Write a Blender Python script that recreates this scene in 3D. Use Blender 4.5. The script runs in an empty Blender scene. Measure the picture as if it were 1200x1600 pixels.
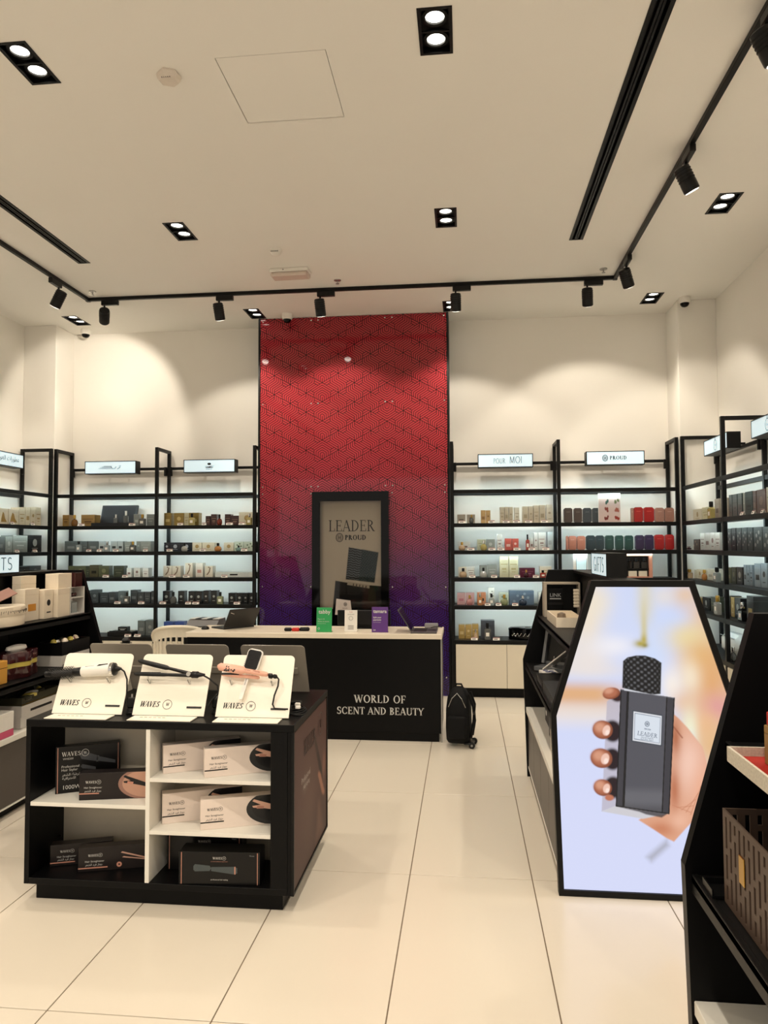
import bpy, bmesh, math, random
import numpy as np
from mathutils import Matrix, Vector
SC = bpy.context.scene
COL = SC.collection
PI = math.pi
random.seed(7)

# ------------------------------------------------------------------ camera
cam_d = bpy.data.cameras.new('camera')
cam_d.sensor_fit = 'VERTICAL'; cam_d.sensor_height = 36.0; cam_d.lens = 1149.6*36/1600
cam_d.clip_start = .05; cam_d.clip_end = 60
cam = bpy.data.objects.new('camera', cam_d); COL.objects.link(cam)
YAW, PITCH, ROLL = (math.radians(a) for a in (6.1914, 2.5949, -0.2373))
_f = Vector((-math.sin(YAW)*math.cos(PITCH), math.cos(YAW)*math.cos(PITCH), math.sin(PITCH)))
_r = Vector((math.cos(YAW), math.sin(YAW), 0)); _u = _r.cross(_f)
_r, _u = _r*math.cos(ROLL)+_u*math.sin(ROLL), _u*math.cos(ROLL)-_r*math.sin(ROLL)
cam.matrix_world = Matrix(((_r.x, _u.x, -_f.x, 0), (_r.y, _u.y, -_f.y, 0), (_r.z, _u.z, -_f.z, 1.6387), (0, 0, 0, 1)))
SC.camera = cam

# ------------------------------------------------------------------ world and exposure
W = bpy.data.worlds.new('world'); SC.world = W; W.use_nodes = True
W.node_tree.nodes['Background'].inputs[0].default_value = (1.0, .91, .80, 1)
W.node_tree.nodes['Background'].inputs[1].default_value = .8
vs = SC.view_settings
vs.view_transform = 'Standard'; vs.look = 'None'; vs.gamma = 1.0; vs.use_curve_mapping = False
vs.exposure = 0.0

# light levels (W); the lamps themselves are built with their fittings
WARM = (1.0, .895, .745); COOL = (.86, .97, 1.0)
P_DOWN = 80.0; P_TRACK = 66.0
CEIL = 4.23

# ------------------------------------------------------------------ materials
def S(r, g, b):
    f = lambda c: (c/255/12.92) if c <= 10.3 else ((c/255+.055)/1.055)**2.4
    return (f(r), f(g), f(b))
MATS = {}
def mat(name, col, rough=.5, metal=0., var=.04, scale=30., bump=0., coat=0., trans=0., emit=0., ior=1.45, spec=.5, alpha=1.):
    if name in MATS: return MATS[name]
    m = bpy.data.materials.new(name); m.use_nodes = True
    nt = m.node_tree; b = nt.nodes['Principled BSDF']
    tc = nt.nodes.new('ShaderNodeTexCoord'); nz = nt.nodes.new('ShaderNodeTexNoise')
    nz.inputs['Scale'].default_value = scale; nz.inputs['Detail'].default_value = 3
    nt.links.new(tc.outputs['Object'], nz.inputs['Vector'])
    mx = nt.nodes.new('ShaderNodeMix'); mx.data_type = 'RGBA'
    mx.inputs[6].default_value = tuple(c*(1-var) for c in col)+(1,)
    mx.inputs[7].default_value = tuple(min(1, c*(1+var)) for c in col)+(1,)
    nt.links.new(nz.outputs['Fac'], mx.inputs[0])
    nt.links.new(mx.outputs[2], b.inputs['Base Color'])
    b.inputs['Roughness'].default_value = rough; b.inputs['Metallic'].default_value = metal
    b.inputs['Specular IOR Level'].default_value = spec; b.inputs['IOR'].default_value = ior
    b.inputs['Coat Weight'].default_value = coat; b.inputs['Coat Roughness'].default_value = .04
    b.inputs['Transmission Weight'].default_value = trans; b.inputs['Alpha'].default_value = alpha
    if emit:
        nt.links.new(mx.outputs[2], b.inputs['Emission Color']); b.inputs['Emission Strength'].default_value = emit
    if bump:
        bp = nt.nodes.new('ShaderNodeBump'); bp.inputs['Strength'].default_value = bump; bp.inputs['Distance'].default_value = .002
        nt.links.new(nz.outputs['Fac'], bp.inputs['Height']); nt.links.new(bp.outputs[0], b.inputs['Normal'])
    MATS[name] = m; return m
def attr_mat(name, rough=.4, emit=0., coat=0.):
    """flat print: colours come from a colour attribute of the printed sheet"""
    if name in MATS: return MATS[name]
    m = bpy.data.materials.new(name); m.use_nodes = True
    nt = m.node_tree; b = nt.nodes['Principled BSDF']
    a = nt.nodes.new('ShaderNodeAttribute'); a.attribute_name = 'print'
    b.inputs['Roughness'].default_value = rough; b.inputs['Coat Weight'].default_value = coat; b.inputs['Specular IOR Level'].default_value = .12
    if emit:
        b.inputs['Base Color'].default_value = (.02, .02, .02, 1)
        nt.links.new(a.outputs['Color'], b.inputs['Emission Color']); b.inputs['Emission Strength'].default_value = emit
    else:
        nt.links.new(a.outputs['Color'], b.inputs['Base Color'])
    MATS[name] = m; return m

M_WALL = mat('wall_paint', S(243, 239, 231), .75, var=.015, scale=3, bump=.03)
M_CEIL = mat('ceiling_paint', S(244, 241, 234), .8, var=.012, scale=2)
M_TILE = mat('floor_tile', S(223, 213, 197), .18, var=.03, scale=1.2, spec=.45)
M_GROUT = mat('grout', S(120, 104, 86), .9)
M_BLK = mat('black_powder_coat', S(8, 8, 8), .45, var=.15, scale=60, bump=.05, spec=.3)
M_BLKLAM = mat('black_laminate', S(6, 6, 7), .4, var=.1, scale=20, spec=.2)
M_BLKGLOSS = mat('black_gloss', S(5, 5, 6), .08, var=.05, spec=.25)
M_GREYLAM = mat('grey_brown_laminate', S(74, 67, 62), .35, var=.05, scale=15)
M_CREAMLAM = mat('cream_laminate', S(222, 212, 192), .42, var=.02, scale=8)
M_WHITELAM = mat('white_laminate', S(236, 232, 222), .35, var=.02, scale=8)
M_WOODTOP = mat('pale_wood_top', S(230, 218, 198), .33, var=.04, scale=14)
M_LED = mat('led_strip', (.76, .97, 1.0), .5, emit=50.0, var=.001)
M_LENS = mat('lamp_lens', (1.0, .94, .82), .4, emit=9.0, var=.03, scale=300)
M_SIGN = mat('lit_sign_face', S(200, 222, 232), .6, emit=.62, var=.01, scale=4)
M_INK = mat('black_ink', S(14, 12, 12), .5)
M_GOLD = mat('gold_foil', S(200, 160, 80), .28, metal=1.)
M_CHROME = mat('chrome', S(215, 215, 215), .15, metal=1.)
M_STEEL = mat('brushed_steel', S(170, 168, 164), .35, metal=1., scale=120)
M_WPL = mat('white_plastic', S(238, 234, 226), .4)
M_CREAMACR = mat('cream_acrylic', S(246, 238, 222), .3, var=.01)
M_SHADEACR = mat('acrylic_back_shaded', S(150, 142, 130), .3, var=.02)  # cream acrylic with the shade of the unlit backs put into its colour
M_BPL = mat('black_plastic', S(9, 9, 10), .35, spec=.4)
M_RUB = mat('black_rubber', S(16, 15, 15), .6)
M_CLEAR = mat('clear_acrylic', (.95, .96, .95), .03, trans=.95, ior=1.3)
M_WTXT = mat('white_ink', S(206, 204, 198), .5)
M_RED = mat('red_plastic', S(190, 40, 26), .4)

# ------------------------------------------------------------------ mesh helpers
class MB:
    def __init__(s): s.v = []; s.f = []
    def add(s, vs, fs):
        n = len(s.v); s.v += [tuple(p) for p in vs]; s.f += [tuple(i+n for i in f) for f in fs]; return s
    def box(s, x0, x1, y0, y1, z0, z1):
        return s.add([(x0, y0, z0), (x1, y0, z0), (x1, y1, z0), (x0, y1, z0), (x0, y0, z1), (x1, y0, z1), (x1, y1, z1), (x0, y1, z1)],
                     [(0, 3, 2, 1), (4, 5, 6, 7), (0, 1, 5, 4), (1, 2, 6, 5), (2, 3, 7, 6), (3, 0, 4, 7)])
    def cbox(s, x0, x1, y0, y1, z0, z1, c=.003):
        """box with chamfered edges (stacked rectangular rings)"""
        c = min(c, (x1-x0)/3, (y1-y0)/3, (z1-z0)/3)
        def ring(z, i):
            j = c-i
            return [(x0+i+j, y0+i, z), (x1-i-j, y0+i, z), (x1-i, y0+i+j, z), (x1-i, y1-i-j, z), (x1-i-j, y1-i, z), (x0+i+j, y1-i, z), (x0+i, y1-i-j, z), (x0+i, y0+i+j, z)]
        return s.rings([ring(z0, c*.98), ring(z0+c, 0), ring(z1-c, 0), ring(z1, c*.98)])
    def rings(s, rs, cap=True):
        n = len(rs[0]); vs = [p for r in rs for p in r]; fs = []
        for k in range(len(rs)-1):
            for i in range(n):
                j = (i+1) % n; fs.append((k*n+i, k*n+j, (k+1)*n+j, (k+1)*n+i))
        if cap: fs.append(tuple(range(n-1, -1, -1))); fs.append(tuple((len(rs)-1)*n+i for i in range(n)))
        return s.add(vs, fs)
    def lathe(s, prof, n=16, cx=0, cy=0, sx=1., sy=1., cap=True):
        return s.rings([[(cx+r*sx*math.cos(2*PI*i/n), cy+r*sy*math.sin(2*PI*i/n), z) for i in range(n)] for r, z in prof], cap)
    def loft(s, prof, w, d, y0=0., x0=0., ch=.0):
        """rectangular section solid; prof = (z, inset) list, front at y0"""
        rs = []
        for z, i in prof:
            c = max(ch-i*.2, .0004)
            a, b, p, q = x0+i, x0+w-i, y0+i, y0+d-i
            rs.append([(a+c, p, z), (b-c, p, z), (b, p+c, z), (b, q-c, z), (b-c, q, z), (a+c, q, z), (a, q-c, z), (a, p+c, z)])
        return s.rings(rs)
    def tube(s, pts, r, n=8):
        pts = [Vector(p) for p in pts]; rs = []
        up = Vector((0, 0, 1))
        for i, p in enumerate(pts):
            t = (pts[min(i+1, len(pts)-1)]-pts[max(i-1, 0)]).normalized()
            a = t.cross(up)
            if a.length < .05: a = t.cross(Vector((1, 0, 0)))
            a.normalize(); b = t.cross(a)
            rr = r[i] if isinstance(r, (list, tuple)) else r
            rs.append([tuple(p+a*rr*math.cos(2*PI*k/n)+b*rr*math.sin(2*PI*k/n)) for k in range(n)])
        return s.rings(rs)
    def prism_y(s, poly, y0, y1):
        """poly of (x,z) extruded along y"""
        return s.rings([[(x, y0, z) for x, z in poly], [(x, y1, z) for x, z in poly]])
    def prism_z(s, poly, z0, z1):
        return s.rings([[(x, y, z0) for x, y in poly], [(x, y, z1) for x, y in poly]])
    def prism_x(s, poly, x0, x1):
        return s.rings([[(x0, y, z) for y, z in poly], [(x1, y, z) for y, z in poly]])
    def plane(s, x0, x1, y0, y1, z=0.):
        return s.add([(x0, y0, z), (x1, y0, z), (x1, y1, z), (x0, y1, z)], [(0, 1, 2, 3)])
    def build(s, name, m, parent=None, loc=None, rot=None, smooth=False):
        me = bpy.data.meshes.new(name); me.from_pydata(s.v, [], s.f)
        bm = bmesh.new(); bm.from_mesh(me); bmesh.ops.recalc_face_normals(bm, faces=bm.faces); bm.to_mesh(me); bm.free()
        me.materials.append(m)
        if smooth:
            me.polygons.foreach_set('use_smooth', [True]*len(me.polygons))
            try: me.set_sharp_from_angle(angle=math.radians(38))
            except Exception: pass
        return link(name, me, parent, loc, rot)
def link(name, me, parent=None, loc=None, rot=None):
    o = bpy.data.objects.new(name, me); COL.objects.link(o)
    if parent is not None: o.parent = parent
    if loc is not None: o.location = loc
    if rot is not None: o.rotation_euler = rot
    return o
def tag(o, label, cat, group=None):
    o['label'] = label; o['category'] = cat
    if group: o['group'] = group
    return o
def thing(name, label, cat, loc=(0, 0, 0), rz=0., group=None):
    o = bpy.data.objects.new(name, None); COL.objects.link(o); o.empty_display_size = .05
    o.location = loc; o.rotation_euler = (0, 0, rz)
    return tag(o, label, cat, group)
def struct(o): o['kind'] = 'structure'; return o
def copy_tree(o, parent=None):
    c = o.copy(); COL.objects.link(c); c.parent = parent
    for ch in list(o.children):
        if ch.type != 'LIGHT': copy_tree(ch, c)
    return c
FRONT = (PI/2, 0, 0)          # sheet faces -Y
LEFTF = (PI/2, 0, PI/2)       # sheet faces +X
RIGHTF = (PI/2, 0, -PI/2)     # sheet faces -X
UPF = (0, 0, 0)

# ------------------------------------------------------------------ lettering
def glyph(ch, th, tn, serif):
    q = []
    def st(x0, y0, x1, y1, w):
        dx, dy = x1-x0, y1-y0; L = math.hypot(dx, dy) or 1
        if abs(dy) > abs(dx)*.25: ox, oy = w/2*min(1.3, L/max(abs(dy), 1e-6)), 0
        else: ox, oy = 0, w/2
        q.append([(x0-ox, y0-oy), (x0+ox, y0+oy), (x1+ox, y1+oy), (x1-ox, y1-oy)])
    def sf(x, y, l=.15):
        if serif: q.append([(x-l, y-.0), (x+l, y-.0), (x+l, y+(.05 if y < .5 else -.05)), (x-l, y+(.05 if y < .5 else -.05))])
    def vs_(x, y, l=.13):
        if serif: q.append([(x-.03, y-l), (x+.03, y-l), (x+.02, y+l), (x-.02, y+l)])
    def arc(cx, cy, rx, ry, a0, a1, n=14):
        for i in range(n):
            p = []
            for a in (a0+(a1-a0)*i/n, a0+(a1-a0)*(i+1)/n):
                r = math.radians(a); w = tn+(th-tn)*abs(math.cos(r))
                p.append(((cx+rx*math.cos(r), cy+ry*math.sin(r)), (cx+(rx-w)*math.cos(r), cy+(ry-w*.9)*math.sin(r))))
            q.append([p[0][0], p[1][0], p[1][1], p[0][1]])
    def stem(x, y0=0, y1=1):
        st(x, y0, x, y1, th); sf(x, y0); sf(x, y1)
    w = .7; h = th/2
    if ch == 'A': st(.05, 0, .37, 1, tn); st(.36, 1, .70, 0, th); st(.17, .34, .56, .34, tn); sf(.05, 0, .12); sf(.69, 0, .16); w = .8
    elif ch == 'B': stem(.16); arc(.2, .75, .36, .25, -90, 90); arc(.2, .26, .42, .27, -90, 90); st(.12, .97, .24, .97, tn); st(.12, .5, .24, .5, tn); st(.12, .03, .24, .03, tn); w = .68
    elif ch == 'C': arc(.44, .5, .42, .51, 48, 312, 20); vs_(.74, .82); vs_(.74, .18, .1); w = .82
    elif ch == 'D': stem(.16); arc(.24, .5, .52, .5, -90, 90); st(.12, .97, .3, .97, tn); st(.12, .03, .3, .03, tn); w = .84
    elif ch == 'E': stem(.16); [st(.16, y, e, y, tn) for y, e in ((.97, .58), (.52, .48), (.03, .62))]; vs_(.58, .88, .1); vs_(.62, .13, .12); vs_(.48, .52, .1); w = .7
    elif ch == 'F': stem(.16); [st(.16, y, e, y, tn) for y, e in ((.97, .58), (.5, .48))]; vs_(.58, .87, .11); vs_(.48, .5, .1); w = .64
    elif ch == 'G': arc(.44, .5, .42, .51, 48, 330, 20); vs_(.74, .82); st(.76, .05, .76, .42, th); sf(.74, .44, .13) if serif else st(.5, .42, .8, .42, tn); w = .88
    elif ch == 'I': stem(.16); w = .34
    elif ch == 'L': stem(.16); st(.16, .03, .6, .03, tn); vs_(.6, .14, .13); w = .66
    elif ch == 'M': st(.12, 0, .14, 1, tn); st(.14, 1, .48, .08, th); st(.48, .08, .82, 1, tn); st(.82, 0, .82, 1, th); sf(.12, 0, .12); sf(.82, 0); sf(.1, 1, .1); sf(.86, 1, .1); w = .98
    elif ch == 'N': st(.12, 0, .12, 1, tn); st(.12, 1, .74, 0, th); st(.74, 0, .74, 1, tn); sf(.12, 0, .13); sf(.08, 1, .1); sf(.74, 1, .13); w = .86
    elif ch == 'O': arc(.45, .5, .43, .51, 0, 360, 26); w = .9
    elif ch == 'P': stem(.16); arc(.2, .73, .4, .27, -90, 90); st(.12, .97, .24, .97, tn); st(.12, .49, .24, .49, tn); w = .64
    elif ch == 'R': stem(.16); arc(.2, .74, .38, .26, -90, 90); st(.12, .97, .24, .97, tn); st(.12, .5, .24, .5, tn); st(.34, .5, .68, 0, th); sf(.7, 0, .1); w = .76
    elif ch == 'S': arc(.33, .74, .27, .27, 40, 270); arc(.33, .27, .3, .28, 90, -140); vs_(.56, .85, .11); vs_(.08, .15, .11); w = .66
    elif ch == 'T': stem(.36); st(.04, .97, .68, .97, tn); vs_(.04, .87, .11); vs_(.68, .87, .11); w = .72
    elif ch == 'U': st(.16, .3, .16, 1, th); arc(.43, .32, .27+h, .33, 180, 360); st(.7, .3, .7, 1, max(tn, th*.5)); sf(.16, 1); sf(.7, 1, .12); w = .84
    elif ch == 'V': st(.08, 1, .4, 0, th); st(.4, 0, .7, 1, tn); sf(.08, 1); sf(.7, 1, .12); w = .78
    elif ch == 'W': st(.08, 1, .34, 0, th); st(.34, 0, .58, .95, tn); st(.54, 1, .82, 0, th); st(.82, 0, 1.06, 1, tn); sf(.08, 1, .14); sf(.54, 1, .14); sf(1.06, 1, .12); w = 1.14
    elif ch == 'Y': st(.06, 1, .38, .45, th); st(.38, .45, .7, 1, tn); st(.38, 0, .38, .46, th); sf(.38, 0); sf(.06, 1, .13); sf(.7, 1, .12); w = .76
    else: w = .34
    return q, w
def lettering(txt, h, m, parent, loc, rot=FRONT, th=.15, tn=.05, serif=True, shear=0., xs=1., gap=.06, align='C', name='lettering', thick=.0012):
    x = 0; words = [[]]
    for ch in txt:
        q, w = glyph(ch, th, tn, serif)
        if ch == ' ': words.append([])
        words[-1] += [[(x+a*xs+b*shear, b) for a, b in p] for p in q]; x += (w+gap)*xs
    x -= gap*xs
    off = {'C': x/2, 'L': 0, 'R': x}[align]
    for polys in words:
        mb = MB()
        for p in polys:
            p = [((a-off)*h, b*h) for a, b in p]
            mb.rings([[(a, b, 0) for a, b in p], [(a, b, thick) for a, b in p]])
        mb.build(name, m, parent, loc, rot)
TEXTS = []
def text(txt, h, m, parent, loc, rot=FRONT, align='CENTER', name='lettering', xs=1., bold=0.):
    c = bpy.data.curves.new(name, 'FONT'); c.body = txt; c.size = h*1.38; c.align_x = align; c.resolution_u = 2
    c.offset = bold
    c.materials.append(m)
    o = link(name, c, parent, loc, rot); o.scale = (xs, 1, 1); TEXTS.append(o); return o
# Arabic letters in joined form: isolated, final, initial, medial
ARF = {'ا': (0xFE8D, 0xFE8E, 0, 0), 'ت': (0xFE95, 0xFE96, 0xFE97, 0xFE98), 'ة': (0xFE93, 0xFE94, 0, 0), 'ج': (0xFE9D, 0xFE9E, 0xFE9F, 0xFEA0),
       'ح': (0xFEA1, 0xFEA2, 0xFEA3, 0xFEA4), 'د': (0xFEA9, 0xFEAA, 0, 0), 'ر': (0xFEAD, 0xFEAE, 0, 0), 'ز': (0xFEAF, 0xFEB0, 0, 0),
       'ش': (0xFEB5, 0xFEB6, 0xFEB7, 0xFEB8), 'ط': (0xFEC1, 0xFEC2, 0xFEC3, 0xFEC4), 'ع': (0xFEC9, 0xFECA, 0xFECB, 0xFECC),
       'ف': (0xFED1, 0xFED2, 0xFED3, 0xFED4), 'ل': (0xFEDD, 0xFEDE, 0xFEDF, 0xFEE0), 'ه': (0xFEE9, 0xFEEA, 0xFEEB, 0xFEEC),
       'و': (0xFEED, 0xFEEE, 0, 0), 'ي': (0xFEF1, 0xFEF2, 0xFEF3, 0xFEF4)}
def arabic(t):
    o = []
    for i, ch in enumerate(t):
        if ch not in ARF: o.append(ch); continue
        pj = i > 0 and t[i-1] in ARF and ARF[t[i-1]][2]; f = ARF[ch]
        nj = f[2] and i+1 < len(t) and t[i+1] in ARF
        o.append(chr(f[3] if pj and nj else f[1] if pj else f[2] if nj else f[0]))
    return ''.join(reversed(o))
def ringmb(r, w, n=28, ry=None, thick=.001, cx=0., cy=0.):
    ry = ry or r; mb = MB(); vs = []; fs = []
    for i in range(n):
        a = 2*PI*i/n
        for k in (0, 1):
            vs.append((cx+(r-k*w)*math.cos(a), cy+(ry-k*w)*math.sin(a), thick))
    for i in range(n):
        j = (i+1) % n; fs.append((2*i, 2*j, 2*j+1, 2*i+1))
    return mb.add(vs, fs)
def printed(name, w, h, nx, ny, fn, m, parent, loc, rot=FRONT, mask=None):
    """flat printed sheet w x h (origin lower left); fn(x,y)->linear rgb arrays"""
    xs = np.linspace(0, w, nx+1); ys = np.linspace(0, h, ny+1)
    X, Y = np.meshgrid(xs, ys)
    idx = np.arange((nx+1)*(ny+1)).reshape(ny+1, nx+1)
    F = np.stack([idx[:-1, :-1], idx[:-1, 1:], idx[1:, 1:], idx[1:, :-1]], -1).reshape(-1, 4)
    if mask is not None:
        cx = (X[:-1, :-1]+X[1:, 1:])/2; cy = (Y[:-1, :-1]+Y[1:, 1:])/2
        F = F[mask(cx, cy).reshape(-1)]
    me = bpy.data.meshes.new(name)
    co = np.stack([X, Y, np.zeros_like(X)], -1).reshape(-1, 3)
    me.from_pydata(co.tolist(), [], F.tolist())
    rgb = np.clip(np.stack(np.broadcast_arrays(*fn(X, Y)), -1).reshape(-1, 3), 0, 1)
    at = me.color_attributes.new('print', 'FLOAT_COLOR', 'POINT')
    at.data.foreach_set('color', np.concatenate([rgb, np.ones((len(rgb), 1))], 1).astype('f').reshape(-1))
    me.materials.append(m)
    return link(name, me, parent, loc, rot)
# painting helpers on arrays
def ss(a, b, x): t = np.clip((x-a)/(b-a), 0, 1); return t*t*(3-2*t)
class Paint:
    def __init__(s, X, Y, base): s.X, s.Y = X, Y; s.c = [np.full_like(X, v) for v in base]
    def mix(s, a, col): s.c = [c*(1-a)+k*a for c, k in zip(s.c, col)]; return s
    def blob(s, cx, cy, rx, ry, col, k=1., soft=1.):
        d = ((s.X-cx)/rx)**2+((s.Y-cy)/ry)**2; return s.mix(k*np.exp(-d*1.4/soft), col)
    def ell(s, cx, cy, rx, ry, col, edge=.1, ang=0.):
        c, n = math.cos(ang), math.sin(ang); dx, dy = s.X-cx, s.Y-cy
        d = np.sqrt(((dx*c+dy*n)/rx)**2+((-dx*n+dy*c)/ry)**2); return s.mix(1-ss(1-edge, 1+edge, d), col)
    def polymask(s, pts, soft=.002):
        ins = np.zeros_like(s.X, bool); dist = np.full_like(s.X, 9.)
        n = len(pts)
        for i in range(n):
            (x0, y0), (x1, y1) = pts[i], pts[(i+1) % n]
            dx, dy = x1-x0, y1-y0; t = np.clip(((s.X-x0)*dx+(s.Y-y0)*dy)/(dx*dx+dy*dy+1e-12), 0, 1)
            dist = np.minimum(dist, np.hypot(s.X-x0-t*dx, s.Y-y0-t*dy))
            if dy: ins ^= ((y0 > s.Y) != (y1 > s.Y)) & (s.X < x0+(s.Y-y0)*dx/dy)
        return ss(-soft, soft, np.where(ins, dist, -dist))
    def poly(s, pts, col, soft=.002, k=1.): return s.mix(s.polymask(pts, soft)*k, col)
    def line(s, x0, y0, x1, y1, w, col, k=1.):
        dx, dy = x1-x0, y1-y0; t = np.clip(((s.X-x0)*dx+(s.Y-y0)*dy)/(dx*dx+dy*dy+1e-12), 0, 1)
        return s.mix(k*(1-ss(w*.6, w*1.2, np.hypot(s.X-x0-t*dx, s.Y-y0-t*dy))), col)

def spot(name, loc, target, power, angle, blend=.5, size=.03, col=WARM, parent=None):
    d = bpy.data.lights.new(name, 'SPOT'); d.energy = power; d.color = col
    d.spot_size = math.radians(angle); d.spot_blend = blend; d.shadow_soft_size = size
    o = bpy.data.objects.new(name, d); COL.objects.link(o)
    v = Vector(target)-Vector(loc); o.location = loc; o.rotation_euler = v.to_track_quat('-Z', 'Y').to_euler()
    return o

# ================================================================== SETTING
XL, XR, YF, YB = -5.12, 2.67, -1.8, 8.45
# floor of 0.6 x 1.2 m tiles with recessed joints
floor = struct(MB().box(XL-.1, XR+.1, YF-.1, YB+.1, -.12, -.004).build('floor', M_GROUT))
tile_mesh = {}
def cuts(start, step, lo, hi):
    k = math.floor((lo-start)/step); c = [start+step*i for i in range(k, k+200) if start+step*i < hi]
    return [(max(a, lo), min(a+step, hi)) for a in c if a+step > lo]
for x0, x1 in cuts(-.2822, .6, XL, XR):
    for y0, y1 in cuts(2.5354, 1.2, YF, YB):
        key = (round(x1-x0, 3), round(y1-y0, 3))
        if min(key) < .02: continue
        if key not in tile_mesh:
            o = MB().cbox(0, x1-x0-.005, 0, y1-y0-.005, -.009, 0, .001).build('tile', M_TILE, floor); tile_mesh[key] = o.data
        else: o = link('tile', tile_mesh[key], floor)
        o.location = (x0+.0025, y0+.0025, 0)
def with_holes(x0, x1, y0, y1, holes, z):
    xs = sorted({x0, x1, *[h[0] for h in holes], *[h[1] for h in holes]}); ys = sorted({y0, y1, *[h[2] for h in holes], *[h[3] for h in holes]})
    mb = MB()
    for a, b in zip(xs, xs[1:]):
        for c, d in zip(ys, ys[1:]):
            mx, my = (a+b)/2, (c+d)/2
            if not any(h[0] < mx < h[1] and h[2] < my < h[3] for h in holes): mb.plane(a, b, c, d, z)
    return mb
DLX = (-4.40, -2.30, -.12, 1.99); DLY = (-.70, 1.45, 3.61, 5.74, 7.91)
DL = [(x, y) for x in DLX for y in DLY]
holes = [(x-.078, x+.078, y-.163, y+.163) for x, y in DL]
SLOTS = [(-3.43, -1.2, 6.29), (.97, -1.2, 6.29)]
holes += [(x-.05, x+.05, a+.01, b-.01) for x, a, b in SLOTS]
HATCH = (-1.296, -.696, 3.68, 4.29)
holes.append(HATCH)
ceiling = struct(with_holes(XL-.1, XR+.1, YF-.1, YB+.1, holes, CEIL).build('ceiling', M_CEIL))
MB().box(XL-.1, XR+.1, YF-.1, YB+.1, CEIL+.2, CEIL+.24).build('slab', M_CEIL, ceiling)
MB().cbox(HATCH[0]+.003, HATCH[1]-.003, HATCH[2]+.003, HATCH[3]-.003, CEIL-.0006, CEIL+.02, .001).build('access_hatch', M_CEIL, ceiling)
MB().box(HATCH[0]-.01, HATCH[1]+.01, HATCH[2]-.01, HATCH[3]+.01, CEIL+.024, CEIL+.03).build('hatch_shaft', mat('dark_void', S(60, 50, 40), .9), ceiling)
struct(MB().box(XL-.2, XR+.2, YB, YB+.12, 0, CEIL+.2).build('wall_back', M_WALL))
struct(MB().box(XL-.12, XL, YF, YB, 0, CEIL+.2).build('wall_left', M_WALL))
struct(MB().box(XR, XR+.12, YF, YB, 0, CEIL+.2).build('wall_right', M_WALL))
# unseen shop front, opened below a header so world light fills the room
wf = MB(); wf.box(XL-.2, XR+.2, YF-.12, YF, 3.3, CEIL+.2); wf.box(XL-.2, XL+.5, YF-.12, YF, 0, 3.3); wf.box(XR-.5, XR+.2, YF-.12, YF, 0, 3.3)
struct(wf.build('wall_front', M_WALL))
struct(MB().cbox(XL, -4.722, 8.045, YB, 0, CEIL, .004).build('wall_column_left', M_WALL))
struct(MB().cbox(2.275, XR, 8.015, YB, 0, CEIL, .004).build('wall_column_right', M_WALL))

# ------------------------------------------------------------------ ceiling fittings
def place(i, n, words): return words[i]
ROWN = {3.61: 'nearest row', 5.74: 'middle row', 7.91: 'back row', 1.45: 'added unseen row above the camera', -.70: 'added unseen row behind the camera'}
COLN = {-4.40: 'far left', -2.30: 'left centre', -.12: 'right centre', 1.99: 'far right'}
def downlight_proto():
    t = thing('twin_downlight', 'x', 'downlight')
    fr = MB()
    fr.box(-.086, -.070, -.172, .172, -.004, .004); fr.box(.070, .086, -.172, .172, -.004, .004)
    fr.box(-.070, .070, -.172, -.156, -.004, .004); fr.box(-.070, .070, .156, .172, -.004, .004); fr.box(-.070, .070, -.005, .005, -.003, .004)
    fr.build('frame', M_BLK, t)
    hs = MB(); hs.add([(-.077, -.162, .004), (.077, -.162, .004), (.077, .162, .004), (-.077, .162, .004), (-.077, -.162, .11), (.077, -.162, .11), (.077, .162, .11), (-.077, .162, .11)],
                      [(4, 5, 6, 7), (0, 1, 5, 4), (1, 2, 6, 5), (2, 3, 7, 6), (3, 0, 4, 7)])
    hs.build('housing', M_BLK, t)
    for s in (-1, 1):
        cy = .08*s
        g = MB().lathe([(.066, .030), (.066, .012), (.052, .008), (.047, .012), (.047, .030)], 28, 0, cy, cap=False).build('lamp_ring', M_BLK, t, smooth=True)
        MB().lathe([(.047, .022), (.034, .019), (.015, .018), (.001, .018)], 28, 0, cy, cap=False).build('lens', M_LENS, g, smooth=True)
        MB().plane(-.072, .072, cy-.076, cy+.076, .032).build('baffle', M_BLK, t)
    return t
dlp = downlight_proto(); first = True
for x, y in DL:
    t = dlp if first else copy_tree(dlp); first = False
    t.location = (x, y, CEIL)
    tag(t, f'black twin recessed downlight, {COLN[x]} of the {ROWN[y]} in the ceiling', 'downlight', 'twin recessed ceiling downlights')
    if y == 1.45: l = spot('downlight_beam', (0, 0, -.012), (0, .9, -2), P_DOWN*1.4, 96, .7, .05)     # unseen row added for light, boosted and turned toward the kiosk
    elif y == -.70: l = spot('downlight_beam', (0, 0, -.012), (0, 1.5, -2), P_DOWN*1.7, 84, .6, .05)  # unseen row added behind, boosted and tilted forward as front fill
    elif y == 7.91: l = spot('downlight_beam', (0, 0, -.012), (0, -.3, -2), P_DOWN*.6, 66, .5, .05)
    else: l = spot('downlight_beam', (0, 0, -.012), (0, 0, -2), P_DOWN, 112, .75, .05)
    l.parent = t
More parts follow.
